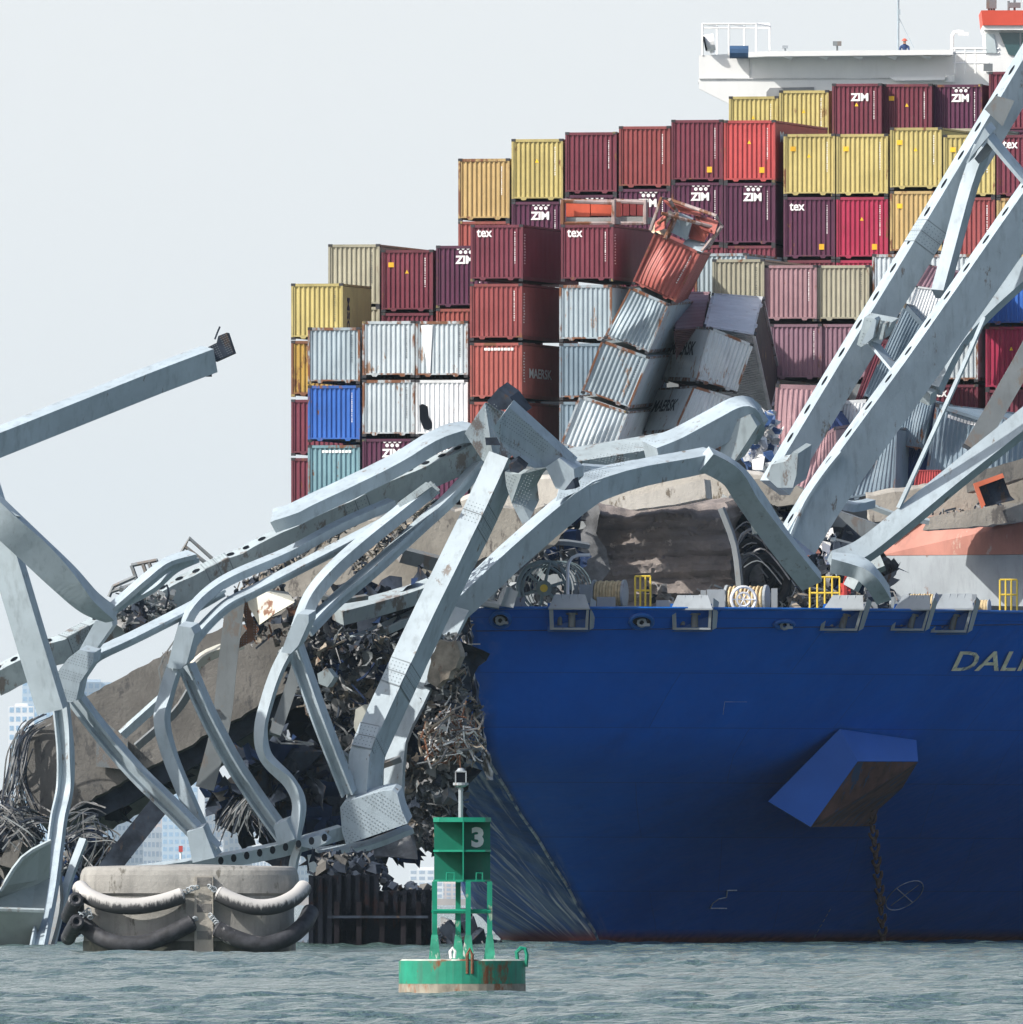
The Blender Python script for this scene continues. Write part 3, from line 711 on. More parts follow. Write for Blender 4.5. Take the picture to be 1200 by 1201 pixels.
    # reel / big hose ring
    mb = MB(); c = P(898, 682, 1140); mb.ring(c, (0.5, -1, 0.1), 1.05, 0.22, 26, 8); mb.ring(c+Vector((-.6, 1.2, .6)), (0.5, -1, 0.1), 1.15, 0.16, 26, 8)
    mb.build('hose_reel', RUBBER, ship, smooth=True)
deck_gear()

# ---------------------------------------------------------------- superstructure
def superstructure():
    Y = 1290
    def Q(px, py, d=0): return P(px, py, Y+d)
    mb = MB(); body = [(820, 65), (878, 62), (1152, 62), (1290, 62), (1290, 150), (856, 150), (856, 122), (820, 104)]
    mb.prism([Q(*p) for p in body], (0, .4, 0)); mb.prism([Q(*p, 6.6) for p in body], (0, .4, 0)); mb.prism([Q(820, 92, .4), Q(1290, 92, .4), Q(1290, 94, .4), Q(820, 94, .4)], (0, 6.2, 0))
    mb.prism([Q(900, 60, -1.6), Q(1118, 58, -1.6), Q(1118, 64, -1.6), Q(900, 66, -1.6)], (0, 2, 0))
    mb.prism([Q(878, 61, -1.6), Q(900, 60, -1.6), Q(900, 66, -1.6), Q(878, 67, -1.6)], (0, 2, 0))
    for x in (918, 960, 1000, 1040, 1080): mb.prism([Q(x, 66, -1.5), Q(x+13, 66, -1.5), Q(x+10, 71, 0)], (0, .3, 0))
    mb.prism([Q(1043, 90.5, -.8), Q(1110, 90, -.8), Q(1108, 93.5, -.8), Q(1050, 94.5, -.8)], (0, .9, 0))
    mb.cyl(Q(1114, 96, -.4), Q(1114, 88, -.4), .25, 10)
    # accommodation block below the wing
    mb.prism([Q(1100, 112, 2), Q(1290, 112, 2), Q(1290, 330, 2), Q(1100, 330, 2)], (0, 14, 0))
    mb.build('bridge_wing', WHITE, ship)
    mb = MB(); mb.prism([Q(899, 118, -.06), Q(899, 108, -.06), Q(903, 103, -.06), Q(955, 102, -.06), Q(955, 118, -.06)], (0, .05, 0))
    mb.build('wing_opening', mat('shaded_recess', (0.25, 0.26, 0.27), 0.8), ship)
    mb = MB(); mb.tube([Q(820, 92, -.04), Q(1043, 92, -.04)], 0.04, 4); mb.tube([Q(879, 66, -.04), Q(879, 92, -.04)], 0.03, 4)
    mb.build('weld_seam', mat('seam_grey', (0.55, 0.56, 0.56)), ship)
    # rail cage at the wing end
    mb = MB(); r = .055
    for x, d in ((824, 0), (841, 5), (855, 0), (873, 5), (887, 0), (903, 5)): mb.cyl(Q(x, 28, d), Q(x, 65, d), r, 5)
    for d, a, b in ((0, 824, 887), (5, 841, 903)):
        mb.cyl(Q(a, 28, d), Q(b, 28, d), r, 5); mb.cyl(Q(a, 33, d), Q(b, 33, d), r*.7, 5)
    for a, b in ((824, 841), (855, 873), (887, 903)): mb.cyl(Q(a, 28, 0), Q(b, 31, 5), r, 5)
    for x in range(1120, 1156, 12): mb.cyl(Q(x, 57, -1), Q(x, 86, -1), r, 5)
    mb.cyl(Q(1118, 62, -1), Q(1172, 62, -1), r, 5); mb.cyl(Q(1118, 74, -1), Q(1160, 74, -1), r, 5)
    mb.cyl(Q(1118, 57, -1), Q(1172, 57, -1), r, 5)
    mb.build('wing_railing', WHITE, ship)
    mb = MB(); mb.cyl(Q(836, 62), Q(833, 52), .12, 8); mb.cyl(Q(827, 51), Q(838, 49), .42, 14); o = mb.build('searchlight', WHITE, ship)
    MB().cyl(Q(826, 51.2, -.3), Q(828, 50.8, -.3), .36, 14).build('lens', HOLE, o)
    mb = MB(); mb.cyl(Q(856, 61, -.5), Q(878, 61, -.5), .32, 10); mb.build('life_raft_canister', mat('navy_canvas', (0.03, 0.08, 0.17), 0.7), ship)
    mb = MB(); mb.box(Q(982, 51), (.42, .4, .22)); mb.cyl(Q(982, 51), Q(982, 60), .05, 5); mb.build('floodlight', STEELD, ship)
    mb = MB(); mb.box(Q(921, 55), (.28, .3, .14)); mb.cyl(Q(921, 55), Q(921, 60), .05, 5); mb.build('floodlight', GREYD, ship)
    mb = MB(); mb.cyl(Q(1053.5, 60), Q(1053.5, -20), .06, 6); mb.cyl(Q(1054, 20), Q(1072, 56), .02, 4); mb.box(Q(1055, 14), (.1, .1, .25)); mb.box(Q(1054.5, 25), (.1, .1, .15)); mb.build('aerial_mast', STEEL, ship)
    mb = MB(); mb.tube([Q(1117, 60), Q(1117, 42), Q(1119, 38), Q(1124, 37), Q(1130, 38)], .09, 6); mb.box(Q(1130, 39.5), (.5, .4, .16)); mb.build('lamp_post', WHITE, ship)
    # wheelhouse
    mb = MB(); mb.prism([Q(1155, 34, -1), Q(1290, 34, -1), Q(1290, 84, -1), Q(1157, 84, -1)], (0, 6, 0)); mb.build('wheelhouse', WHITE, ship)
    mb = MB(); mb.prism([Q(1151, 12, -1.6), Q(1290, 12, -1.6), Q(1290, 29.5, -1.6), Q(1153, 29.5, -1.6)], (0, 7, 0)); mb.build('wheelhouse_red_band', mat('orange_red_paint', (0.62, 0.085, 0.05), 0.5, var=0.1), ship)
    mb = MB(); mb.prism([Q(1153, 29.5, -1.5), Q(1290, 29.5, -1.5), Q(1290, 35, -1.5), Q(1154, 35, -1.5)], (0, 6.8, 0)); mb.build('wheelhouse_ledge', WHITE, ship)
    gl = mat('wheelhouse_glass', (0.03, 0.09, 0.10), 0.1, var=0.1, spec=0.8)
    mb = MB(); mb.prism([Q(1172, 38, -1.08), Q(1196, 38, -1.08), Q(1196, 66, -1.08), Q(1183, 64, -1.08)], (0, .06, 0)); mb.prism([Q(1198, 38, -1.08), Q(1240, 38, -1.08), Q(1240, 66, -1.08), Q(1198, 66, -1.08)], (0, .06, 0)); mb.build('window', gl, ship)
    mb = MB(); mb.prism([Q(1156, 39, -1.08), Q(1166, 40, -1.08), Q(1169, 62, -1.08), Q(1157, 62, -1.08)], (0, .06, 0)); mb.build('window', mat('pale_glass', (0.5, 0.58, 0.6), 0.2), ship)
    mb = MB(); mb.box(Q(1159, 79, -2), (.45, .4, .36)); mb.build('floodlight', STEELD, ship)
    mb = MB()
    for x, y in ((1160, 0), (1163, 3), (1166, -2), (1183, 1), (1190, -3)): mb.cyl(Q(x, y), Q(x, 12), .06, 5)
    mb.box(Q(1163, 4), (.5, .5, .5)); mb.box(Q(1190, 6), (.6, .5, .25)); mb.build('roof_aerials', STEELD, ship)
superstructure()
def crew():
    Y = 1291.2; b = P(1061, 87.5, Y)
    e = empty('person', b, 'person in blue overalls and red helmet standing on the white bridge wing', 'person')
    # one continuous skinned body
    me = bpy.data.meshes.new('body'); sc = 1.75
    J = [(0, 0, .52), (0, 0, .66), (0, 0, .80), (0, -.02, .86), (0, -.02, .93), (.055, 0, .50), (.06, -.01, .28), (.06, .0, .03), (-.055, 0, .50), (-.06, -.01, .28), (-.06, 0, .03), (.11, 0, .79), (.13, -.06, .63), (.10, -.16, .58), (-.11, 0, .79), (-.13, -.05, .63), (-.11, -.15, .57)]
    E = [(0, 1), (1, 2), (2, 3), (3, 4), (0, 5), (5, 6), (6, 7), (0, 8), (8, 9), (9, 10), (2, 11), (11, 12), (12, 13), (2, 14), (14, 15), (15, 16)]
    rad = [.075, .07, .065, .03, .05, .055, .04, .03, .055, .04, .03, .04, .03, .02, .04, .03, .02]
    me.from_pydata([(x*sc, y*sc, z*sc) for x, y, z in J], E, []); me.update()
    o = bpy.data.objects.new('body', me); C.objects.link(o); o.parent = e
    o.modifiers.new('skin', 'SKIN'); sd = me.skin_vertices[0].data
    for i, r in enumerate(rad): sd[i].radius = (r*sc, r*sc)
    sd[0].use_root = True
    s = o.modifiers.new('sub', 'SUBSURF'); s.levels = 1; s.render_levels = 1
    me.materials.append(mat('navy_overalls', (0.03, 0.06, 0.16), 0.8))
    mb = MB(); c = Vector((0, -.035, 1.665)); n = 10
    for k in range(4):
        pass
    ringv = [(0, .135, .0), (.04, .13, .03), (.09, .1, .06), (.13, .05, .075)]
    prof = [(.155, -.0), (.15, .01), (.125, .04), (.09, .09), (.04, .12), (0.001, .125)]
    for (r0, h0), (r1, h1) in zip(prof[:-1], prof[1:]):
        mb.add([c+Vector((r*math.cos(t), r*math.sin(t), h)) for r, h in ((r0, h0), (r1, h1)) for t in [2*math.pi*k/12 for k in range(12)]], [(k, (k+1) % 12, 12+(k+1) % 12, 12+k) for k in range(12)])
    mb.build('hard_hat', mat('red_helmet', (0.6, 0.12, 0.08), 0.4), e, world=False, smooth=True)
    mb = MB(); c = Vector((0, -.115, 1.60)); mb.box(c, (.14, .05, .17)); mb.box(c+Vector((0, -.03, 0)), (.03, .04, .04)); mb.build('face', mat('skin_tone', (0.45, 0.25, 0.17), 0.6), e, world=False)
crew()
# ---------------------------------------------------------------- containers
CC = dict(yellow=(0.46, 0.385, 0.15), ochre=(0.48, 0.345, 0.15), maroon=(0.150, 0.030, 0.048), purple=(0.085, 0.020, 0.052),
          red=(0.42, 0.065, 0.065), crimson=(0.33, 0.022, 0.065), salmon=(0.32, 0.085, 0.07), brick=(0.24, 0.055, 0.055),
          grey=(0.33, 0.40, 0.44), pale=(0.47, 0.53, 0.56), beige=(0.36, 0.345, 0.26), pink=(0.36, 0.22, 0.24), mauve=(0.25, 0.15, 0.19),
          blue=(0.03, 0.12, 0.42), teal=(0.15, 0.27, 0.31), deepblue=(0.02, 0.05, 0.16), rustyellow=(0.42, 0.27, 0.06), white=(0.72, 0.74, 0.75), orange=(0.40, 0.12, 0.07),
          slate=(0.17, 0.23, 0.28))
WORN = {'grey': .5, 'pale': .45, 'rustyellow': 1.1, 'teal': .3, 'blue': .25, 'salmon': .2, 'ochre': .3, 'orange': .3, 'slate': .3}
def cmat(c, frame=False):
    w = WORN.get(c, 0.08)
    if frame: return mat('container_frame_'+c, tuple(x*0.82 for x in CC[c]), 0.6, var=0.2, vscale=0.8, stain=RUST, stain_amt=min(1.3, 0.15+w*1.1), stain_scale=1.5)
    return mat('container_'+c, CC[c], 0.5, var=0.13, vscale=0.45, streak=0.22+w*.3, stain=RUST if w < .45 or c == 'rustyellow' else (0.24, 0.15, 0.10), stain_amt=w*0.45, stain_scale=1.6, stretch=(1, 1, .12), bump=0.35, bscale=1.1)
GAPM = mat('container_casting', (0.03, 0.03, 0.035), 0.7, var=0.4, stain=(0.3, 0.22, 0.08), stain_amt=0.2)
W0 = 2.438
def corr(length, pitch, amp):  # trapezoid profile (u, d)
    n = max(1, round(length/pitch)); p = length/n; out = []
    for k in range(n):
        u = k*p; out += [(u+.02*p, 0), (u+.32*p, 0), (u+.5*p, amp), (u+.82*p, amp)]
    out.append((length, 0)); return out
def cont_parts(L, H, nz=1):
    """unit geometry: lists of (name, MB) in local metres; x across, y aft, z up"""
    W = W0; g = 0.10; parts = []
    f = MB(); pw = 0.10
    for x in (0, W-pw):
        for y in (0, L-pw): f.box((x+pw/2, y+pw/2, H/2+.02), (pw, pw, H-.08))
    for y in (0.01, L-.01-.08):
        f.box((W/2, y+.04, H-.075), (W-2*pw, .08, .13)); f.box((W/2, y+.04, .17), (W-2*pw, .08, .07))
        for x in (.42, W-.72): f.hexa([Vector((x+a, y, z)) for a, z in ((.06, .05), (.24, .05), (.30, .135), (0, .135))]+[Vector((x+a, y+.06, z)) for a, z in ((.06, .05), (.24, .05), (.30, .135), (0, .135))])
    for x in (.01, W-.01-.07):
        f.box((x+.035, L/2, H-.06), (.07, L-2*pw, .09)); f.box((x+.035, L/2, .15), (.07, L-2*pw, .16))
    parts.append(('frame', f))
    c = MB()
    for x in (.089, W-.089):
        for y in (.079, L-.079):
            for z in (.06, H-.055): c.box((x, y, z), (.19, .17, .12))
    c.box((W/2, L/2, .19), (W-.3, L-.3, .06))
    parts.append(('corner_casting', c))
    z0, z1 = .20, H-.13
    def panel(fn, length, pitch, amp, nzz=nz):
        m = MB(); pr = corr(length, pitch, amp); n = len(pr); vs = []
        for k in range(nzz+1):
            z = lerp(z0, z1, k/nzz)
            for u, d in pr: vs.append(fn(u, d, z))
        m.add(vs, [(k*n+i, k*n+i+1, (k+1)*n+i+1, (k+1)*n+i) for k in range(nzz) for i in range(n-1)]); return m
    parts.append(('end_panel', panel(lambda u, d, z: Vector((pw+u, .035+d, z)), W-2*pw, .235, .055)))
    parts.append(('end_panel', panel(lambda u, d, z: Vector((pw+u, L-.035-d, z)), W-2*pw, .235, .045, 1)))
    parts.append(('side_panel', panel(lambda u, d, z: Vector((.02+d, pw+u, z)), L-2*pw, .28, .036)))
    parts.append(('side_panel', panel(lambda u, d, z: Vector((W-.02-d, pw+u, z)), L-2*pw, .28, .036)))
    m = MB(); pr = corr(L-2*pw, .25, .03); n = len(pr)
    m.add([Vector((x, pw+u, H-.035-d)) for x in (.07, W-.07) for u, d in pr], [(i, i+1, n+i+1, n+i) for i in range(n-1)])
    parts.append(('roof', m)); return parts
CACHE = {}
def mesh_of(key, mb, m, warp=None):
    me = bpy.data.meshes.new(key[0])
    vs = [warp(Vector(v)) for v in mb.v] if warp else mb.v
    me.from_pydata([tuple(v) for v in vs], [], mb.f); me.materials.append(m); me.update(); fix_normals(me); return me
def marks(root, kind, L, H, warp=None, dark=False):
    """writing on the front end and its little column of small print"""
    def put(name, mb, m):
        me = mesh_of((name,), mb, m, warp); o = bpy.data.objects.new(name, me); C.objects.link(o); o.parent = root; return o
    fr = -0.006; s2 = H/2.9
    ink = mat('dark_ink', (0.03, 0.04, 0.06), 0.6) if dark else WHITEL
    y = .028
    mb = MB(); rr = random.Random(hash((root['label'], 1)) & 255)
    if 'c' in kind:  # column of small print
        z = H*.86
        for k in range(15):
            h = rr.choice((.035, .05, .06)); mb.box((2.06, y+.002, z), (.045, .006, h)); z -= .06+rr.choice((.02, .03, .05))
    if mb.v: put('small_print', mb, ink)
    if 'z' in kind:
        mb = MB(); x0 = .95; zt = H*.80
        if 'd' in kind:
            for r_, n_ in ((0, 4), (1, 3)):
                for k in range(n_):
                    cx = x0+.09+k*.235+(.115 if r_ else 0); cz = zt+.46-r_*.19
                    mb.add([Vector((cx+.085*math.cos(t), y, cz+.085*math.sin(t))) for t in [2*math.pi*j/10 for j in range(10)]], [tuple(range(10))])
        put_text(mb, 'ZIM', (x0-.05, y, zt-.27), (.88, 0, 0), (0, 0, .38), 0.045)
        put('lettering', mb, WHITEL)
    if 't' in kind:
        mb = MB(); put_text(mb, 'tex', (.28, y, H*.78), (.72, 0, 0), (0, 0, .36), 0.02); put('lettering', mb, WHITEL)
    if 'l' in kind:
        mb = MB()
        for k in range(9): mb.box((.72+k*.155, y, H-.30), (.12, .006, .12))
        put('lettering', mb, WHITEL)
    if 'y' in kind:
        mb = MB(); mb.box((.45, y, H*.76), (.26, .006, .22)); put('yellow_label', mb, mat('orange_sticker', (0.75, 0.42, 0.02), 0.5))
    if 'o' in kind:
        mb = MB(); mb.box((1.80, y, H*.20), (.24, .006, .26)); put('yellow_label', mb, mat('orange_sticker', (0.75, 0.42, 0.02), 0.5))
    if 'h' in kind:
        mb = MB(); mb.add([Vector((1.2-.09, y, H*.62)), Vector((1.2+.09, y, H*.62)), Vector((1.2, y, H*.62+.17))], [(0, 1, 2)]); put('hazard_triangle', mb, mat('hazard_yellow', (0.80, 0.50, 0.02), 0.5))
    if 's' in kind:  # small code on the visible side
        mb = MB(); z = H*.82
        for k in range(11):
            mb.box((W0-.016, .42+.14*rr.random(), z), (.006, .22, .05)); z -= .13
        put('side_code', mb, WHITEL)
def container(px, py, Y, color, label, kind='c', hc=True, L=12.19, group='containers stacked on the ship', dark=False, order=True, roof_c=None, side_text=None):
    H = 2.896 if hc else 2.591
    top = P(px, py, Y); root = empty('shipping_container', (top.x, Y, top.z-H), label, 'container', group, (0, 0, -TH))
    for i, (nm, mb) in enumerate(cont_parts_c(L, H)):
        cname = color if nm != 'corner_casting' else 'casting'
        k = (nm, i, L, H, cname)
        if k not in CACHE:
            m = GAPM if nm == 'corner_casting' else cmat(roof_c if (nm == 'roof' and roof_c) else color, nm == 'frame')
            CACHE[k] = mesh_of(k, mb, m)
        o = bpy.data.objects.new(nm, CACHE[k]); C.objects.link(o); o.parent = root
    marks(root, kind, L, H, None, dark)
    if side_text:
        mb = MB(); s, y0, y1, z0, z1, ink = side_text
        if y1 > y0: put_text(mb, s, (W0-.012, y0, z0), (0, y1-y0, 0), (0, 0, z1-z0), .03)
        else: put_text(mb, s, (W0-.012, y1, z1), (0, 0, z0-z1), (0, y0-y1, 0), .03)
        me = mesh_of(('t',), mb, WHITEL if ink == 'w' else mat('dark_ink', (0.03, 0.04, 0.06), 0.6)); o = bpy.data.objects.new('side_lettering', me); C.objects.link(o); o.parent = root
    return root
PC = {}
def cont_parts_c(L, H, nz=1):
    if (L, H, nz) not in PC: PC[(L, H, nz)] = cont_parts(L, H, nz)
    return PC[(L, H, nz)]
def tri(t):
    t = (t/6.283) % 1.0; return 4*abs(t-.5)-1
def wrecked(name, front, Y, back, color, label, kind='', hc=False, L=12.19, crumple=0.12, bulge=None, dark=False, group='fallen containers behind the bow', side_text=None, roof_c=None, skip=()):
    """front: px of BL,BR,TR,TL ; Y one value or four ; back: (dx_px, dy_px, dY) offset of the far end"""
    H = 2.896 if hc else 2.591; Ys = Y if isinstance(Y, (list, tuple)) else [Y]*4
    fw = [P(p[0], p[1], y) for p, y in zip(front, Ys)]
    bk = []
    for p, y in zip(front, Ys):
        y2 = y+back[2]; bk.append(P(p[0]+back[0], p[1]+back[1], y2))
    base = (fw[0]+fw[1])/2; rr = random.Random(len(label)*7+int(front[0][0]))
    ph = [rr.uniform(0, 6.28) for _ in range(8)]
    def warp(v):
        x = v.x/W0; y = v.y/L; z = v.z/H
        def bl(q): return (q[0]*(1-x)+q[1]*x)*(1-z)+(q[3]*(1-x)+q[2]*x)*z
        w = bl(fw)*(1-y)+bl(bk)*y
        e = (math.sin(math.pi*min(1, max(0, x)))*math.sin(math.pi*min(1, max(0, z)))+.15)
        w += Vector((.5*tri(3*z+ph[0]+x), 2.2*tri(2.2*z+ph[2]-3*x)+1.1*tri(5*x+ph[3]+3.3*z+2*y), .5*tri(3*x+ph[4]+z)))*crumple*e*.62
        return w-base
    root = empty('shipping_container', base, label, 'container', group)
    for i, (nm, mb) in enumerate(cont_parts_c(L, H, 8)):
        if i in skip: continue
        m = GAPM if nm == 'corner_casting' else cmat(roof_c if (nm == 'roof' and roof_c) else color, nm == 'frame')
        me = mesh_of((nm,), mb, m, warp); o = bpy.data.objects.new(nm, me); C.objects.link(o); o.parent = root
    marks(root, kind, L, H, warp, dark)
    if side_text:
        s, y0, y1, z0, z1, ink, sidex = side_text; mb = MB(); X = W0-.012 if sidex else .012
        put_text(mb, s, (X, y0, z0), (0, y1-y0, 0), (0, 0, z1-z0), .03)
        me = mesh_of(('t',), mb, WHITEL if ink == 'w' else mat('dark_ink', (0.03, 0.04, 0.06), 0.6), warp); o = bpy.data.objects.new('side_lettering', me); C.objects.link(o); o.parent = root
    return root

def stacks():
    c = container
    # --- far tier in front of the white superstructure
    Y = 1268
    c(855, 113, Y, 'yellow', 'yellow container, leftmost in the short tier below the white bridge wing', 'ch')
    c(914, 106, Y-1, 'yellow', 'yellow container directly left of the white-lettered ones under the bridge wing', 'ch')
    c(976, 98, Y-3, 'maroon', 'maroon container with white letters but no dots, top tier under the bridge wing', 'czh')
    c(1035, 98.5, Y-3, 'maroon', 'maroon container with a yellow label between two white-lettered ones, top tier', 'cyh')
    c(1094, 99, Y-3, 'purple', 'dark purple container with dotted white letters, top tier beside the leaning steel chord', 'czd')
    c(1160, 84, Y-4, 'maroon', 'maroon container standing highest at the right edge below the wheelhouse', '')
    c(976, 150, Y-2.6, 'maroon', 'maroon container sliver under the white-lettered top tier one', '')
    c(1035, 150.5, Y-2.6, 'crimson', 'crimson container sliver under the yellow-labelled top tier one', '')
    c(1160, 152, Y-4, 'purple', 'dark container just below the highest one at the right edge', '')
    # --- second bay, upper left run
    Y = 1216
    run = [(537.5, 186, 'ochre', 'yellow container with rust streaks, leftmost of the high run against the sky', 'c', 'salmon', 'salmon container under the rust streaked yellow one at the left end of the high run', '', None),
           (600, 163, 'yellow', 'clean yellow container beside the maroon ones in the high run', 'ch', 'purple', 'purple container with dotted white letters under the clean yellow one', 'czd', None),
           (663, 155, 'maroon', 'plain maroon container right of the clean yellow one, high run', 'c', 'purple', 'purple container behind the orange open rack', 'czd', None),
           (726, 148, 'brick', 'brick red container in the middle of the high run, no labels', 'c', 'purple', 'purple container with dotted white letters below the brick red one', 'czd', None),
           (787.5, 140.5, 'maroon', 'maroon container with two small orange labels near its foot, high run', 'co', 'purple', 'purple container with white letters just above the crushed leaning stack', 'czd', None),
           (849, 141, 'red', 'bright red container with an orange label, right end of the high run', 'choy', 'purple', 'purple container with dotted white letters under the bright red one', 'czd', None)]
    for i, (x, y, c1, l1, k1, c2, l2, k2, _) in enumerate(run):
        yy = Y+1.2-i*0.5
        c(x, y, yy, c1, l1, k1.replace('y', ''), side_text=('M', 1.2, 2.0, 1.9, 2.4, 'w') if i == 5 else None)
        c(x, y+73.5, yy, c2, l2, k2)
        if i in (4, 5): c(x, y+147, yy, 'maroon', 'maroon container sliver %s' % ('low behind the crushed rack of the leaning stack' if i == 4 else 'two below the bright red one'), '')
    c(726, 148+147, Y-.3, 'maroon', 'maroon container third down under the brick red one, mostly hidden', '')
    # --- right run
    Y = 1214.3
    c(919, 157, Y, 'yellow', 'yellow container beside the shaded gap, left end of the right hand run', 'chy')
    c(919, 231, Y, 'purple', 'purple container with white tex lettering and an orange label by the shaded gap', 'cto')
    c(981, 157, Y-.5, 'yellow', 'yellow container second in the right hand run above the crimson one', 'cy')
    c(981, 231, Y-.5, 'crimson', 'bright crimson container with an orange label near its foot', 'cho')
    c(919, 305, Y, 'maroon', 'maroon container hidden under the purple tex one', '')
    c(981, 305, Y-.5, 'crimson', 'crimson sliver under the bright crimson container', '')
    c(1044, 149.5, Y-1, 'yellow', 'yellow container standing highest in the right hand run', 'chy')
    c(1044, 224, Y-1, 'ochre', 'deep yellow container below the highest yellow one of the right run', 'cy')
    c(1106.5, 158, Y-1.5, 'yellow', 'yellow container crossed by the thin grey strut', 'cy')
    c(1106.5, 231.5, Y-1.5, 'brick', 'brick red container seen between the steel chords', 'co')
    c(1106.5, 150.5, Y+11.5, 'beige', 'beige roof edge of the container behind the yellow ones', '', L=6.06)
    c(1169, 158, Y-2, 'maroon', 'maroon container with white tex lettering at the right edge', 'ct')
    c(1169, 232, Y-2, 'ochre', 'deep yellow container at the right edge under the maroon tex one', 'c')
    # --- left block, second bay
    Y = 1216
    c(385, 286.5, Y-2, 'beige', 'grey beige container left of the maroon one, above the plain yellow one', 'c', hc=True, dark=True, roof_c='grey')
    c(385, 360, Y-2, 'beige', 'beige container hidden behind the yellow stack', '')
    c(447.5, 293, Y-2.7, 'maroon', 'maroon container with a yellow label and triangle, above the pale dented pair', 'chy')
    c(447.5, 367, Y-2.7, 'maroon', 'maroon sliver between the labelled maroon container and the pale grey one', 'h')
    c(511.5, 288, Y-3.3, 'purple', 'purple white-lettered container squeezed against the tex stack', 'czd')
    c(511.5, 362, Y-3.3, 'salmon', 'salmon container sliver under the squeezed purple one', 'h')
    # --- outer left column, 20 ft
    Y = 1206
    c(341.5, 332.5, Y, 'yellow', 'plain yellow container with dark upright letters on its side, top of the outer left column', 'c', hc=False, L=6.06, dark=True, side_text=('MSC', 1.55, 0.95, .35, 1.95, 'd'))
    c(341.5, 399.5, Y, 'rustyellow', 'heavily rusted yellow container second down in the outer left column', '', hc=False, L=6.06)
    c(341.5, 468.5, Y, 'maroon', 'maroon container third down in the outer left column', '', hc=False, L=6.06)
    c(341.5, 537, Y, 'maroon', 'maroon container with a brown patched panel, foot of the outer left column', '', hc=False, L=6.06)
    # --- front left block
    Y = 1196
    c(361, 384, Y, 'grey', 'grey blue dented container above the bright blue one', 'c', hc=False, dark=True)
    c(361, 452, Y, 'blue', 'bright blue container with rusty frame, front left block', 'c', hc=False)
    c(361, 522, Y, 'teal', 'teal grey container with a row of white characters under the blue one', 'l', hc=False)
    c(425, 376.5, Y-.6, 'pale', 'pale grey blue container left of the creased one, top of the front block', 'c', hc=False, dark=True)
    c(425, 445.5, Y-.6, 'pale', 'pale grey container above the purple lettered one, left of the holed one', 'c', hc=False, dark=True)
    c(425, 514.5, Y-.6, 'purple', 'purple container with dotted white letters behind the bent white beam, left', 'czd')
    creased = c(487.5, 376.5, Y-1.2, 'pale', 'pale blue container with a long crease down its end', 'c', hc=False, dark=True)
    holed = c(487.5, 445.5, Y-1.2, 'white', 'whitish container with a ragged dark hole torn in its end', '', hc=False)
    c(487.5, 514.5, Y-1.2, 'purple', 'purple container with dotted white letters behind the bent white beam, right', 'czd')
    mb = MB(); mb.add([Vector((x/25.6/.977, .026, 2.591-z/25.6)) for x, z in ((4, 30), (8, 28), (14, 31), (15, 42), (19, 50), (19, 56), (15, 59), (9, 57), (5, 46))], [tuple(range(9))])
    me = mesh_of(('hole',), mb, HOLE); o = bpy.data.objects.new('torn_hole', me); C.objects.link(o); o.parent = holed
    mb = MB(); mb.hexa([Vector(q) for q in ((.55, .0, .25), (.68, .0, .22), (.80, -.03, 2.40), (.25, -.03, 2.40), (.55, .05, .25), (.68, .05, .22), (.80, .05, 2.4), (.25, .05, 2.4))])
    me = mesh_of(('crease',), mb, cmat('white')); o = bpy.data.objects.new('creased_panel', me); C.objects.link(o); o.parent = creased
    # --- tex stacks
    Y = 1194
    for i, (col, lab, k) in enumerate((('maroon', 'maroon container with white tex lettering, top of the tall left centre stack', 'cts'), ('brick', 'faded red container directly under the left centre tex container', 'cs'),
                                       ('salmon', 'salmon container with a row of white characters and scrawl on its side', 'ls'), ('salmon', 'salmon red container at the foot of the left centre stack', 's'))):
        c(552-(0 if i == 0 else .8), 263.5+69.2*i, Y, col, lab, k, hc=False, side_text=(('MAERSK', 1.6, 6.5, 1.0, 1.45, 'w') if i == 2 else None))
    c(658, 263.5, Y-1.5, 'maroon', 'maroon tex container half in shadow beneath the orange open rack', 'cts', hc=False)
    for i, lab in enumerate(('slate grey container with stencilled marks left of the leaning stack', 'dark slate container second under the shadowed tex one', 'slate container at the foot beside the leaning stack')):
        c(656, 334+68.5*i, Y-1.5, 'grey' if i == 0 else 'slate', lab, '', hc=False)
    # --- right front rows
    Y = 1204
    c(835.5, 304, Y, 'beige', 'beige container right of the crushed red rack, beside the pinkish pair', 'c', hc=True, dark=True)
    c(815, 297, Y+3, 'grey', 'grey container with bluish side behind the leaning stack top', '', hc=True)
    c(897, 311, Y-.4, 'pink', 'pink patched container left of the beige one, upper row', 'c', hc=False)
    c(958.5, 311, Y-.8, 'beige', 'beige container in the upper row beside the first steel chord', 'c', hc=False, dark=True)
    c(903, 380, Y-.4, 'mauve', 'mauve faded container, lower row left', 'c', hc=False)
    c(960, 380, Y-.8, 'mauve', 'mauve faded container, lower row beside the first steel chord', 'c', hc=False)
    c(1023, 298, Y-1.2, 'pale', 'pale grey container seen left of the thin strut', '', hc=True)
    c(1086, 298, Y-1.6, 'pale', 'pale grey container seen right of the thin strut', '', hc=True)
    c(1086, 382, Y-1.6, 'pale', 'grey container with a yellow stripe beside the dark gap', '', hc=False)
    c(1086, 451, Y-1.6, 'maroon', 'maroon container with faint white letters low beside the dark gap', 't', hc=False)
    c(1156, 308, Y-2.4, 'blue', 'strong blue container at the right edge', 'c', hc=True)
    c(1156, 383, Y-2.4, 'crimson', 'crimson container below the blue one at the right edge', 'ch', hc=True)
    c(1156, 457, Y-2.4, 'maroon', 'maroon container lowest at the right edge', 'c', hc=True)
    c(1218, 308, Y-2.8, 'blue', 'blue container cut off by the right border', '', hc=True)
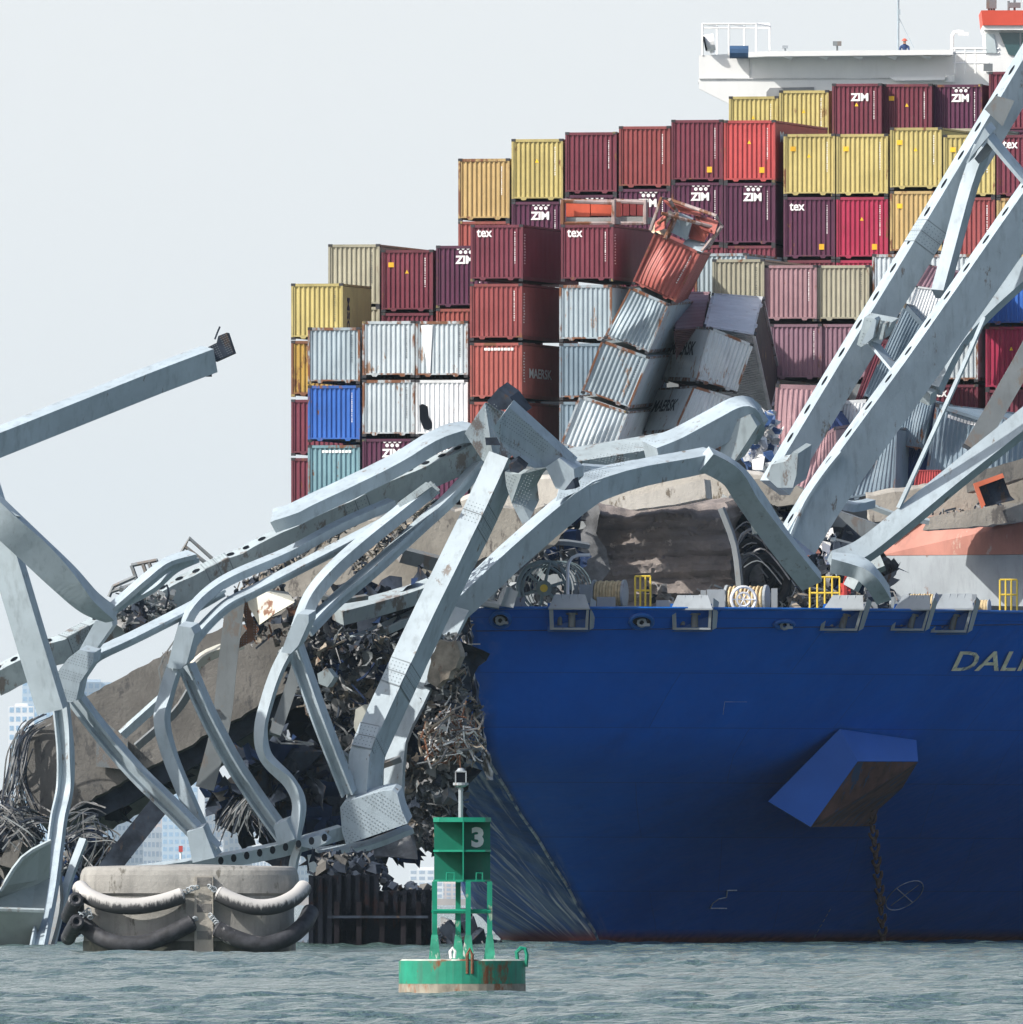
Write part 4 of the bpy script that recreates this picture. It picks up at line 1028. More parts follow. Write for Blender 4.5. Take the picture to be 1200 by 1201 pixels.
    c(1218, 383, Y-2.8, 'maroon', 'maroon container cut off by the right border', '', hc=True)
stacks()
def hatch():
    # hatch covers carrying the stacks, hidden behind the wreck
    mb = MB()
    def blk(px0, px1, py, Y, L=12.2):
        a = P(px0, py, Y); w = (px1-px0)/S(Y)/math.cos(TH); z = a.z; r = Matrix.Rotation(-TH, 3, 'Z')
        c = Vector((a.x, Y, 0))+PORT*w/2+AFT*L/2; mb.box((c.x, c.y, (z+13.3)/2-0.05), (w, L, z-13.3), r)
    blk(341.5, 403, 604, 1206, 6); blk(361, 550, 594, 1196); blk(552, 656, 541, 1194.3); blk(656, 720, 540, 1192.5); blk(835, 1020, 450, 1204); blk(1023, 1280, 522, 1203)
    blk(849, 1230, 380, 1219); blk(385, 850, 440, 1218); blk(855, 1225, 226, 1265)
    mb.build('hatch_cover', STEELD, ship)
hatch()
def fallen():
    w = wrecked
    # leaning stack, front face BL,BR,TR,TL; the far end runs right and away
    bk = (30, -3, 12)
    w('a', [(656, 524), (716, 540), (737, 483), (680, 463)], 1183, bk, 'pale', 'lowest pale grey container of the leaning stack, rusty edges', dark=True, crumple=.10)
    w('b', [(681, 461), (737, 481), (762.5, 418.5), (706, 398)], 1184, bk, 'grey', 'neat grey container third down in the leaning stack', kind='c', dark=True, crumple=.03)
    w('c', [(708, 396), (760, 416), (785, 356.5), (739.5, 335.5)], 1184.5, bk, 'grey', 'twisted grey container under the red one of the leaning stack', crumple=.22)
    w('d', [(741, 333), (791, 357), (822, 295), (768, 272)], 1185, (12, 1, 11), 'salmon', 'crumpled red container with white scrawl near the top of the leaning stack', kind='c', crumple=.34)
    # leaning pair with the side facing left
    w('e', [(816, 449), (864, 462), (884, 404), (833, 383)], 1187, (-46, -2, 9), 'pale', 'bent grey container with black letters on its side behind the leaning stack', L=12.19, hc=False, crumple=.14, side_text=('MAERSK', 10.5, 3.0, 1.25, 1.9, 'd', 0))
    w('f', [(789, 508), (846, 530), (862, 466), (814, 452)], 1186.5, (-44, 3, 9), 'pale', 'lower bent grey container with black letters resting on the steel beam', L=12.19, hc=False, crumple=.14, side_text=('MAERSK', 10.5, 3.0, 1.25, 1.9, 'd', 0))
    # tipped container showing its ribbed roof
    w('g', [(887, 393), (898, 348), (835, 343.5), (825, 383)], [1188, 1196, 1196, 1188], (20, 92, 9), 'white', 'white container tipped on end with its ribbed face to the sky', crumple=.03)
    w('h', [(826, 384), (834, 342), (800, 342), (790, 387)], [1190, 1198, 1198, 1190], (8, 90, 7), 'pink', 'pink container tipped on end behind the leaning stack', crumple=.03)
    w('i', [(968, 575), (905, 545), (910, 450), (976, 452)], 1186, (20, 10, 9), 'pink', 'fallen pink container propped behind the first steel chord', crumple=.15)
    w('j', [(985, 585), (920, 590), (950, 520), (980, 500)], 1182, (30, -5, 9), 'pink', 'torn pink container low between the two big chords', crumple=.3)
    w('k', [(1000, 560), (970, 560), (975, 470), (1020, 468)], 1188, (30, 4, 8), 'white', 'whitish container wedged between the two big chords', crumple=.3)
    w('l', [(1010, 470), (1045, 480), (1090, 385), (1062, 355)], 1189, (30, 6, 8), 'slate', 'grey container on end with its ribbed floor bare between the chords', crumple=.12)
    w('m', [(1000, 478), (1035, 470), (1062, 410), (1030, 395)], 1193, (30, 6, 8), 'maroon', 'maroon container tilted between the two big chords', crumple=.05)
    w('n', [(1060, 375), (1098, 380), (1110, 340), (1074, 335)], 1192, (30, 6, 8), 'white', 'white ribbed container end left of the thin strut', crumple=.05)
    w('o', [(1074, 336), (1124, 348), (1134, 322), (1090, 310)], 1193, (30, 6, 8), 'mauve', 'mauve ribbed container end above the white one', crumple=.05)
    w('p', [(1050, 580), (990, 590), (1022, 500), (1052, 500)], 1180, (30, 4, 8), 'slate', 'scraped grey container standing under the second chord', crumple=.15)
    w('q', [(1048, 525), (1082, 530), (1094, 470), (1062, 462)], 1183, (24, 4, 8), 'slate', 'open ended container frame under the second chord', crumple=.15)
    w('r', [(1046, 577), (1082, 577), (1100, 475), (1088, 470)], 1184, (24, 4, 8), 'deepblue', 'dark blue container in shade behind the thin rod', crumple=.1)
    w('s', [(1085, 560), (1150, 560), (1157, 492), (1098, 473)], 1182, (60, 6, 9), 'slate', 'buckled grey blue container with pale letters beside the thin rod', crumple=.3, kind='l')
    w('t', [(1150, 562), (1225, 552), (1225, 512), (1160, 480)], 1181, (60, 6, 9), 'slate', 'grey blue container sagging at the right edge', crumple=.25, kind='l')
    w('u', [(1070, 580), (1110, 574), (1106, 551), (1075, 551)], 1176, (30, 2, 4), 'red', 'small bright red open box behind the rod foot', crumple=.03, L=6)
    w('v', [(980, 585), (962, 560), (975, 480), (990, 500)], 1185, (20, 2, 5), 'deepblue', 'dark blue strip of a container beside the whitish one', crumple=.1, L=6)
fallen()
def racks():
    # open flat racks with red bundles on top of the shadowed tex container
    Y = 1192.6
    e = empty('flat_rack', P(708, 263, Y), 'open flat rack with orange red bundles on the shadowed tex container', 'rack')
    mb = MB()
    for x0, x1, Yy in ((660, 720, Y), (720, 757, Y+4)):
        for y in (236, 262): mb.cyl(P(x0, y, Yy), P(x1, y+ (2 if y == 236 else 0), Yy), .09, 6)
        for x in (x0, x1): mb.cyl(P(x, 234, Yy), P(x, 263, Yy), .11, 6)
        mb.cyl(P(x0, 235, Yy+2), P(x1, 236, Yy+2), .08, 6)
    mb.build('frame', mat('rack_pale_frame', (0.34, 0.28, 0.27), 0.7, stain=RUST, stain_amt=.6), e)
    mb = MB(); 
    for a, b, y0, y1, Yy in ((664, 692, 236, 254, Y+.4), (693, 718, 236, 253, Y+.4)): mb.prism([P(a, y1, Yy), P(b, y1, Yy), P(b, y0, Yy), P(a, y0, Yy)], (0.4, 2, 0))
    mb.build('bundle', mat('orange_bundle', (0.55, 0.10, 0.05), 0.6, var=.3), e)
    mb = MB()
    for k in range(4): mb.prism([P(723+k*8, 253, Y+4.5), P(730+k*8, 253, Y+4.5), P(730+k*8, 236, Y+4.5), P(723+k*8, 236, Y+4.5)], (0.3, 2, 0))
    mb.build('bundle', mat('dark_red_bundle', (0.28, 0.05, 0.05), 0.6, var=.3), e)
    mb = MB(); mb.prism([P(664, 262, Y+.2), P(718, 262, Y+.2), P(718, 255, Y+.2), P(664, 255, Y+.2)], (0.4, 2, 0)); mb.prism([P(722, 262, Y+4.2), P(756, 262, Y+4.2), P(756, 254, Y+4.2), P(722, 254, Y+4.2)], (0.4, 2, 0))
    mb.build('base', mat('rack_base', (0.30, 0.31, 0.30), 0.8, stain=RUST, stain_amt=.4), e)
    # crushed rack crowning the leaning stack
    Y = 1185
    e = empty('crushed_rack', P(800, 290, Y), 'crushed rack of torn red and grey sheet crowning the leaning stack', 'rack')
    mb = MB()
    for l in ([(763, 270), (776, 232), (785, 234), (840, 253), (847, 265), (823, 295)], [(785, 234), (795, 250)], [(772, 262), (793, 248), (780, 280)], [(776, 250), (842, 268)], [(830, 292), (846, 266)], [(795, 250), (782, 282)]):
        mb.tube([P(x, y, Y+random.uniform(-.8, 1.2)) for x, y in l], .085, 6)
    mb.build('frame', mat('rack_pale_frame', (0.34, 0.28, 0.27)), e)
    for nm, m, polys in (('torn_sheet', mat('torn_red_sheet', (0.34, 0.09, 0.07), .6, var=.3, bump=.4), [[(778, 236), (820, 248), (822, 254), (790, 247)], [(812, 250), (842, 262), (838, 275), (822, 268)], [(812, 262), (834, 270), (826, 284), (808, 280)], [(768, 262), (782, 250), (780, 268), (768, 272)]]),
                         ('grey_sheet', mat('container_grey', CC['grey']), [[(792, 250), (812, 258), (806, 282), (786, 272)], [(805, 280), (828, 284), (824, 296), (800, 288)]]),
                         ('cream_sheet', mat('cream_sheet', (0.62, 0.56, 0.42), .6), [[(763, 264), (782, 272), (780, 280), (764, 272)], [(783, 248), (790, 252), (780, 266)]])):
        mb = MB()
        for p in polys: mb.prism([P(x, y, Y+random.uniform(-.6, 1.0)) for x, y in p], (0.05, random.uniform(.15, .8), 0.1))
        mb.build(nm, m, e)
racks()
# ---------------------------------------------------------------- fallen bridge truss, left of the bow
def left_truss():
    T = empty('bridge_truss', P(430, 1010, 1108), 'tangled pale grey bridge truss with riveted gussets lying left of the blue hull', 'bridge truss')
    b = lambda nm, pts, wf, wt=0, m=STEEL, **k: bm_(nm, m, T, pts, wf, wt, **k)
    # long perforated chord running up to the big gusset
    b('chord', [(-6, 800, 1102), (60, 766, 1102), (140, 728, 1103), (228, 686, 1103.5), (300, 651, 1104), (380, 613, 1105), (470, 571, 1106), (566, 526, 1107)], 27, 8, m=STEELG, slots=(22, 10, .5), smooth=5, seams=3, rough=.03)
    b('chord', [(322, 611, 1102), (345, 603, 1102), (400, 577, 1103), (460, 548, 1104), (500, 524, 1105), (530, 510, 1106), (556, 505, 1107)], 14, 14, smooth=3, rough=.01)
    # inner diagonals between the gussets
    b('diagonal', [(104, 780, 1096), (118, 768, 1096), (160, 748, 1097), (225, 715, 1099), (262, 694, 1099.5)], 11, 9, m=STEEL, sec='T', smooth=6, tf=.3)
    b('diagonal', [(212, 752, 1098), (222, 722, 1098), (243, 697, 1099), (275, 676, 1100), (340, 648, 1102), (400, 616, 1103), (460, 590, 1104)], 9, 7, smooth=5)
    b('diagonal', [(222, 760, 1097.2), (242, 735, 1098), (268, 711, 1099), (300, 694, 1100), (350, 668, 1101), (420, 632, 1102), (466, 608, 1103)], 11, 8, sec='T', smooth=6, tf=.25)
    b('diagonal', [(352, 735, 1099), (366, 700, 1099.5), (392, 668, 1100), (430, 634, 1101), (470, 602, 1102), (506, 573, 1103)], 12, 9, sec='box', smooth=5)
    b('diagonal', [(362, 740, 1098.5), (395, 706, 1100), (440, 668, 1101), (490, 622, 1103), (530, 585, 1105), (562, 548, 1106.5)], 14, 8, sec='T', smooth=6, tf=.3)
    plate('end_plate', STEELG, T, [(496, 572), (505, 564), (516, 574), (508, 584)], 1102.4, (0, .5, 0), rivets=3)
    plate('splice_plate', STEELG, T, [(466, 590), (500, 565), (507, 570), (470, 597)], 1102.0, (0, .3, 0), rivets=3)
    # the big bright column down to the lower gusset
    b('column', [(592, 540, 1104), (560, 610, 1103.5), (505, 722, 1102), (470, 797, 1101), (442, 858, 1100.5), (430, 890, 1100), (427, 948, 1100)], 24, 18, m=STEEL, smooth=2, seams=3)
    b('column', [(540, 715, 1108), (515, 765, 1107), (486, 826, 1106), (466, 870, 1105.5), (462, 935, 1105)], 22, 3, m=STEEL, smooth=2)
    # members leaving the middle gusset downwards
    b('diagonal', [(344, 752, 1098), (352, 775, 1098), (374, 838, 1098), (392, 885, 1098.5), (410, 930, 1099)], 14, 8, sec='H', smooth=3, tf=.16)
    b('bent_flange', [(338, 762, 1097.5), (325, 788, 1097.5), (314, 820, 1097.3), (306, 855, 1097), (312, 888, 1097, 1.0, 30), (340, 918, 1097), (351, 945, 1097, 1, 20), (344, 985, 1097)], 12, 4, smooth=7)
    b('web_plate', [(352, 770, 1099.5), (340, 810, 1099.5), (322, 862, 1099)], 14, 0, m=STEELD, smooth=5)
    # members leaving the left gusset
    b('diagonal', [(219, 780, 1097), (240, 830, 1097), (270, 888, 1097.5), (300, 935, 1098), (336, 985, 1098)], 14, 8, sec='H', smooth=3, tf=.18)
    b('bent_flange', [(205, 782, 1096.5), (196, 812, 1096.3), (190, 845, 1096, 1, 10), (199, 885, 1096), (217, 930, 1096), (240, 982, 1096), (252, 1004, 1096)], 14, 5, smooth=6)
    b('strut', [(277, 700, 1101), (268, 770, 1101), (259, 850, 1101), (240, 925, 1101)], 22, 0, m=STEELD, smooth=4)
    b('strut', [(143, 862, 1099), (192, 818, 1099)], 9, 4, smooth=1)
    b('strut', [(160, 876, 1100.5), (205, 836, 1100.5), (225, 806, 1100)], 8, 2, m=STEELD, smooth=4)
    # left end members
    b('diagonal', [(88, 818, 1095), (120, 860, 1095), (160, 906, 1095), (205, 950, 1095), (252, 998, 1095)], 16, 7, sec='H', smooth=3, tf=.22)
    b('bent_flange', [(70, 816, 1094), (74, 850, 1094), (77, 885, 1094, 1, 12), (76, 925, 1094), (69, 960, 1093), (64, 1000, 1092), (57, 1050, 1088), (44, 1116, 1080)], 17, 4, sec='C', smooth=6, tf=.12)
    # gussets
    plate('gusset_plate', STEEL, T, [(196, 783), (205, 747), (209, 734), (224, 736), (228, 744), (219, 778), (211, 785)], 1096, (0.3, .5, .2), rivets=None)
    plate('gusset_plate', STEEL, T, [(330, 765), (338, 742), (349, 720), (362, 721), (362, 730), (350, 757), (341, 767)], 1097, (0.3, .5, .2))
    plate('gusset_plate', STEEL, T, [(58, 817), (66, 790), (80, 772), (93, 762), (110, 766), (109, 778), (94, 800), (89, 822), (82, 824)], 1093.5, (.3, .8, .2), rivets=3.2)
    plate('stub', STEEL, T, [(93, 762), (112, 728), (131, 726), (132, 734), (108, 768)], 1094.5, (.2, .8, .1))
    # upper gusset at the peak
    plate('gusset_plate', STEELG, T, [(545, 508), (569, 472), (586, 483), (600, 497), (600, 530), (580, 548), (566, 540)], [1104, 1104.5, 1106, 1106, 1105, 1104, 1104], (.2, .3, 0), rivets=3.4)
    plate('gusset_plate', STEEL, T, [(579, 502), (585, 493), (597, 477), (672, 545), (656, 563), (640, 548), (627, 549), (608, 543), (589, 520)], [1101.5, 1101.5, 1102, 1104, 1104, 1103.5, 1103, 1102.5, 1102], (0.2, .5, .3), rivets=4)
    plate('box_end', STEEL, T, [(640, 548), (656, 537), (673, 550), (674, 562), (662, 575), (652, 573)], 1103, (0.4, 2.2, .2))
    plate('dark_end', DARKST, T, [(571, 471), (584, 456), (598, 466), (613, 486), (600, 480), (584, 481)], 1104.6, (0.4, .8, .3))
    plate('dark_end', DARKST, T, [(597, 545), (606, 540), (617, 549), (608, 555), (598, 553)], 1102, (0.1, .5, .2))
    plate('dark_end', DARKST, T, [(569, 513), (583, 513), (587, 522), (570, 522)], 1103.6, (0, .3, 0))
    plate('dark_end', DARKST, T, [(662, 575), (672, 562), (675, 573)], 1102.8, (.2, .5, .1))
    plate('hanging_plate', STEELG, T, [(592, 553), (598, 556), (612, 556), (640, 549), (629, 560), (622, 573), (624, 592), (613, 615), (600, 590), (594, 570)], [1103]*3+[1104]*3+[1104, 1102.4, 1103, 1103], (.3, .4, .2), rivets=3.6)
    # lower gusset and bottom chord
    plate('gusset_plate', STEEL, T, [(399, 947), (403, 941), (448, 928), (460, 927), (466, 931), (471, 950), (478, 966), (406, 991), (401, 975)], 1098.5, (.2, .8, .3), rivets=4)
    b('bottom_chord', [(160, 1024, 1097), (240, 1013, 1097.5), (330, 996, 1098), (400, 976, 1099)], 15, 4, slots=None, smooth=4)
    mb = MB()
    for k in range(9):
        x = 262+k*15.2; y = 1009.5-k*2.9-(k*k*.06); c = P(x-3, y, 1096.6)
        mb.add([c+Vector((.12*math.cos(t), 0, .17*math.sin(t))) for t in [j*math.pi/5 for j in range(10)]], [tuple(range(10))])
    mb.build('chord_hole', HOLE, T)
    b('bottom_chord', [(372, 1000, 1099), (430, 992, 1099.5), (482, 972, 1100)], 6, 7, smooth=3)
    plate('lug', STEEL, T, [(352, 985), (375, 980), (383, 988), (368, 996), (354, 993)], 1097.2, (.2, .8, .2))
    b('bent_flange', [(367, 1002, 1098), (371, 1030, 1098, 1, 20), (376, 1055, 1098), (366, 1085, 1098), (350, 1116, 1097)], 10, 3, smooth=6)
    b('bent_flange', [(353, 988, 1098), (345, 1010, 1098), (342, 1040, 1098)], 8, 3, smooth=5)
    plate('diagonal_foot', STEEL, T, [(219, 976), (238, 970), (252, 1006), (226, 1012)], 1094.4, (.2, .6, .2))
    plate('diagonal_foot', STEEL, T, [(321, 968), (336, 962), (346, 984), (326, 992)], 1096.6, (.2, .6, .2))
    # dark strut and thin members in the shade
    b('strut', [(124, 1024, 1100), (152, 988, 1100), (192, 938, 1100)], 24, 0, m=DARKST, smooth=1)
    b('strut', [(60, 1000, 1096), (66, 1060, 1095), (52, 1118, 1093)], 13, 4, m=STEELD, smooth=4)
    b('strut', [(98, 985, 1097), (78, 1040, 1096), (60, 1110, 1094)], 8, 3, smooth=4)
    return T
left_truss()

def left_frame():
    T = empty('bridge_truss', P(0, 1060, 1092), 'smooth bent grey truss frame entering from the left border above the dark road slab', 'bridge truss')
    b = lambda nm, pts, wf, wt=0, m=STEEL, **k: bm_(nm, m, T, pts, wf, wt, **k)
    b('column', [(-22, 560, 1091), (8, 655, 1091), (35, 745, 1091.5), (62, 833, 1092)], 31, 7, smooth=4)
    b('bent_chord', [(-30, 578, 1089), (5, 612, 1089), (40, 645, 1089.5, 1, -8), (75, 678, 1090, .95, 5), (104, 706, 1090.5, .8, 25), (132, 722, 1091, .6, 50)], 33, 6, smooth=7)
    plate('torn_lip', STEEL, T, [(0, 588), (8, 596), (24, 606), (12, 604), (0, 602)], 1088.6, (0, .3, 0))
    b('bent_chord', [(125, 722, 1091, .8), (150, 702, 1091), (172, 683, 1091), (198, 663, 1091.5), (226, 654, 1092)], 13, 8, sec='T', smooth=6, tf=.4)
    b('bent_chord', [(150, 706, 1092), (180, 690, 1092), (205, 668, 1092), (230, 656, 1092.5)], 5, 5, smooth=6)
    return T
left_frame()
def severed():
    T = empty('severed_chord', P(100, 560, 1085), 'lone severed steel chord jutting into the empty sky from the left border', 'steel chord')
    bm_('chord', STEEL, T, [(-40, 534, 1080), (40, 502, 1082), (100, 478, 1083.5), (180, 446, 1085.5), (246, 421, 1087)], 27, 9, smooth=5)
    plate('torn_end', DARKST, T, [(244, 407), (254, 402), (256, 394), (266, 390), (274, 414), (252, 424)], 1087, (.1, .9, 0), rivets=2.6)
    mb = MB(); mb.tube([P(252, 398, 1087), P(255, 390, 1087), P(258, 383, 1087)], .05, 4); mb.tube([P(250, 424, 1087), P(246, 433, 1087), P(244, 440, 1087)], .08, 5); mb.box(P(245, 439, 1087), (.25, .2, .2))
    mb.build('hanging_shackle', DARKST, T)
severed()

def long_girder():
    T = empty('bridge_girder', P(700, 720, 1112), 'long riveted box girder lying across the bow and rising to a blunt crumpled end', 'girder')
    bm_('box_beam', STEEL, T, [(504, 740, 1109), (545, 704, 1109), (600, 652, 1110), (672, 590, 1111), (704, 570, 1112, .96), (750, 555, 1113.5, .9), (800, 545, 1115, .84), (834, 538, 1116, .8)], 25, 11, smooth=2, seams=0)
    plate('splice_plate', STEEL, T, [(652, 588), (660, 560), (684, 546), (712, 548), (742, 542), (770, 540), (700, 566)], [1110, 1111, 1112, 1113, 1114, 1114, 1111], (0, .3, .1), rivets=3.6)
    bm_('bent_flange', STEEL, T, [(826, 538, 1115), (858, 556, 1116), (880, 585, 1117, 1.1, 15), (905, 622, 1118), (930, 655, 1119), (952, 682, 1120)], 25, 6, smooth=4)
    bm_('bent_flange', STEELG, T, [(842, 545, 1117), (872, 565, 1118), (886, 592, 1119), (893, 625, 1119)], 16, 5, smooth=6)
    T2 = empty('bridge_girder', P(780, 560, 1120), 'smooth box girder with a blunt rounded end in front of the leaning container pair', 'girder')
    bm_('box_beam', STEELG, T2, [(664, 541, 1118), (730, 530, 1119), (790, 520, 1120)], 12, 18, smooth=4)
    bm_('box_beam', STEEL, T2, [(765, 536, 1117), (800, 522, 1117.5), (838, 502, 1118), (868, 487, 1118.5), (880, 492, 1119, .8), (884, 502, 1120, .4)], 30, 15, smooth=6)
    plate('end_cap', STEELG, T2, [(848, 498), (880, 486), (888, 500), (872, 525), (860, 543), (845, 530)], [1117.6]*6, (.5, 1.5, .3))
long_girder()

# ---------------------------------------------------------------- right hand truss rising out of the picture
def right_truss():
    T = empty('bridge_truss', P(930, 660, 1136), 'towering grey bridge truss with two slotted parallel chords above the right deck', 'bridge truss')
    b = lambda nm, pts, wf, wt=0, m=STEEL, **k: bm_(nm, m, T, pts, wf, wt, **k)
    b('chord', [(909, 572, 1136), (970, 470, 1137), (1086, 279, 1139), (1174, 132, 1140.5), (1285, -55, 1142)], 29, 10, slots=(40, 14, .25), smooth=4, seams=1)
    b('chord', [(934, 638, 1131), (976, 570, 1132), (1076, 432, 1134), (1180, 283, 1136), (1290, 125, 1138)], 41, 9, slots=(42, 14, .24), smooth=4)
    b('slotted_lip', [(924, 632, 1130.4), (942, 590, 1131), (965, 555, 1131.4), (985, 530, 1131.6)], 3, 5, smooth=4)
    b('hanger', [(1153, 172, 1138), (1136, 220, 1138), (1118, 286, 1137), (1102, 345, 1136)], 14, 8, smooth=3)
    plate('gusset_plate', STEEL, T, [(1133, 191), (1155, 150), (1161, 158), (1139, 184), (1136, 191)], 1136.5, (.3, .8, .3))
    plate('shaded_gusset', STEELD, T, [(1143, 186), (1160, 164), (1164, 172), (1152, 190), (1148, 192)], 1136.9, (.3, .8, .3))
    b('lateral', [(1159, 158, 1137), (1182, 186, 1137), (1206, 214, 1137)], 4, 10, smooth=2)
    b('lateral', [(1024, 402, 1136), (1053, 437, 1134.5)], 3, 9, smooth=1)
    plate('gusset_plate', STEELG, T, [(1005, 404), (1014, 372), (1046, 378), (1036, 398), (1022, 400), (1010, 407)], 1135.6, (.3, .6, .2), rivets=4)
    plate('rib', STEEL, T, [(1009, 405), (1026, 373), (1028, 376), (1024, 396), (1016, 403)], 1135.0, (.2, .5, .1))
    plate('rib', STEELG, T, [(1031, 398), (1036, 379), (1039, 379), (1035, 398)], 1135.0, (.2, .5, .1))
    plate('cover_plate', STEELD, T, [(1155, 128), (1168, 112), (1190, 118), (1176, 148)], 1138.9, (0, .2, 0))
    b('diagonal', [(1290, 234, 1141), (1205, 315, 1140), (1152, 364, 1139), (1118, 404, 1138), (1092, 456, 1137)], 22, 7, smooth=5)
    plate('gusset_plate', STEELG, T, [(1072, 468), (1080, 455), (1092, 462), (1090, 476)], 1136.2, (.3, .6, .2))
    b('strut', [(1250, 330, 1146), (1200, 425, 1145), (1140, 528, 1144)], 24, 0, m=STEELD, smooth=2)
    b('lower_chord', [(1290, 420, 1130), (1200, 496, 1129), (1120, 560, 1128), (1050, 618, 1127), (1010, 648, 1126.5), (978, 661, 1126)], 22, 8, smooth=5, seams=0)
    b('bent_foot', [(975, 660, 1125), (1005, 665, 1125, 1, 15), (1022, 678, 1125), (1036, 698, 1126)], 17, 8, smooth=6, m=STEEL)
    b('bent_foot', [(1036, 660, 1130), (1010, 672, 1130), (998, 690, 1130)], 14, 6, smooth=6, m=STEELG)
    plate('crumpled_foot', STEELG, T, [(899, 560), (905, 545), (922, 541), (930, 530), (936, 532), (934, 558), (930, 572), (912, 572)], 1134, (.6, .8, .4))
    return T
right_truss()
def rod():
    a = beam(MB(), [(1155, 372, 1127), (1130, 430, 1127), (1096, 505, 1127), (1054, 596, 1127)], 4, 2, smooth=3)
    a.build('steel_rod', STEEL, label='thin straight steel rod leaning between the second chord and the lower chord', cat='rod')
rod()

# ---------------------------------------------------------------- road deck slabs
def slab(name, m, poly, Y, ext, label, rough=0.0, cat='road slab', lumps=0):
    e = empty(name, P(sum(p[0] for p in poly)/len(poly), max(p[1] for p in poly), Y if not isinstance(Y, list) else Y[0]), label, cat)
    # densify and roughen the edge
    q = []; Ys = Y if isinstance(Y, list) else [Y]*len(poly); yy = []
    rr = random.Random(len(label))
    for i in range(len(poly)):
        a, b = poly[i], poly[(i+1) % len(poly)]; n = max(1, int(math.hypot(a[0]-b[0], a[1]-b[1])/7)) if rough else 1
        for k in range(n):
            t = k/n; j = rough if k else 0
            q.append((lerp(a[0], b[0], t)+rr.gauss(0, j), lerp(a[1], b[1], t)+rr.gauss(0, j))); yy.append(lerp(Ys[i], Ys[(i+1) % len(poly)], t))
    o = plate('concrete_body', m, e, q, yy, ext); return e
def slabs():
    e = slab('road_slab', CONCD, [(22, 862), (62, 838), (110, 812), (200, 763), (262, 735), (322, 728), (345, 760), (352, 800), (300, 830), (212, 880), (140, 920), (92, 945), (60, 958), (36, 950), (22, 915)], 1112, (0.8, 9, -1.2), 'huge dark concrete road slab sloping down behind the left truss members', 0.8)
    plate('underside_shade', DARKST, e, [(92, 945), (140, 920), (212, 880), (300, 830), (352, 800), (352, 826), (300, 856), (222, 902), (150, 944), (100, 966)], 1112.6, (0, 6, 0))  # dark strip painted for the shade beneath the slab
    plate('rebar_patch_plate', STEELD, e, [(113, 862), (128, 850), (150, 868), (150, 903), (113, 899)], 1111.4, (0, .4, 0), rivets=3)
    e = empty('road_slab', P(770, 712, 1140), 'big broken asphalt slab standing on edge on the foredeck', 'road slab')
    mb = MB(); rr = random.Random(8); nx, ny = 60, 44; vs = []
    for j in range(ny+1):
        for i in range(nx+1):
            u, v = i/nx, j/ny; top = 588+9*math.exp(-((u-.38)/.16)**2)+3*math.sin(u*9)+1.2*math.sin(u*41); xr = 850+14*v+2.5*math.sin(v*17)+1.5*math.sin(v*43)
            px = lerp(676, xr, u); py = lerp(top, 713, v)
            d = .17*math.sin((py-590)/4.6+.8*math.sin(u*3))*(1 if v > .08 else .2)+.07*math.sin(py/1.9+u*5)+.08*math.sin(u*23+v*9)+rr.gauss(0, .035)-(1.4*max(0, .10-v)/.10)*-1
            vs.append(P(px, py, 1140+d))
    nn = len(vs); k = nx+1
    vs += [Vector(q)+Vector((.8, 4, .3)) for q in vs]
    fs = [(j*k+i, j*k+i+1, (j+1)*k+i+1, (j+1)*k+i) for j in range(ny) for i in range(nx)]
    fs += [(nn+j*k+i, nn+(j+1)*k+i, nn+(j+1)*k+i+1, nn+j*k+i+1) for j in range(ny) for i in range(nx)]
    fs += [(i, i+nn, i+1+nn, i+1) for i in range(nx)]+[(j*k+nx, j*k+nx+nn, (j+1)*k+nx+nn, (j+1)*k+nx) for j in range(ny)]+[(j*k, (j+1)*k, (j+1)*k+nn, j*k+nn) for j in range(ny)]
    mb.add(vs, fs); mb.build('asphalt_body', ASPH, e, smooth=True)
    slab('slab_broken_edge', MIDG, [(676, 588), (698, 586), (704, 600), (699, 625), (712, 645), (716, 668), (700, 688), (690, 712), (676, 712)], 1139.2, (0, 1.2, 0), 'crumbling grey edge strip with bared reinforcement at the left of the asphalt slab', 1.0, 'broken concrete')
    slab('road_slab', CONCL, [(540, 588), (600, 566), (690, 556), (860, 552), (900, 560), (900, 600), (860, 596), (560, 640)], 1147, (0, 7, 0.3), 'pale road slab with a kerb glimpsed beneath the big top gusset', 0.5)
    slab('road_slab', CONC, [(286, 690), (330, 660), (420, 612), (520, 600), (620, 596), (600, 640), (520, 676), (430, 716), (380, 770), (330, 760)], 1122, (0, 5, 0.2), 'cracked concrete slab between the inner diagonals of the left truss', 1.0)
    slab('road_slab', CONC, [(548, 620), (590, 604), (660, 592), (672, 610), (650, 640), (600, 668), (560, 676)], 1128, (0, 5, 0.2), 'short concrete slab under the long riveted girder', 1.0)
    slab('parapet', CONCL, [(694, 588), (760, 578), (826, 562), (828, 584), (790, 592), (740, 598)], 1137, (0.3, 3, 0), 'pale kerb beam on top of the asphalt slab', 0.3, 'kerb beam')
    slab('parapet', CONC, [(885, 562), (905, 560), (950, 577), (952, 590), (912, 594), (884, 585)], 1141, (0.3, 3, 0), 'short grey kerb beam at the feet of the first slotted chord', 0.5, 'kerb beam')
    slab('parapet', STEELD, [(960, 590), (1046, 622), (1036, 642), (978, 628), (950, 612)], 1143, (0.3, 3, 0), 'dark grooved kerb beam behind the lower chord', 0.3, 'kerb beam')
    slab('parapet', CONC, [(1082, 622), (1090, 606), (1260, 578), (1260, 606), (1150, 617)], 1150, (0.3, 3, 0), 'long pale road barrier resting on the salmon breakwater top', 0.4, 'road barrier')
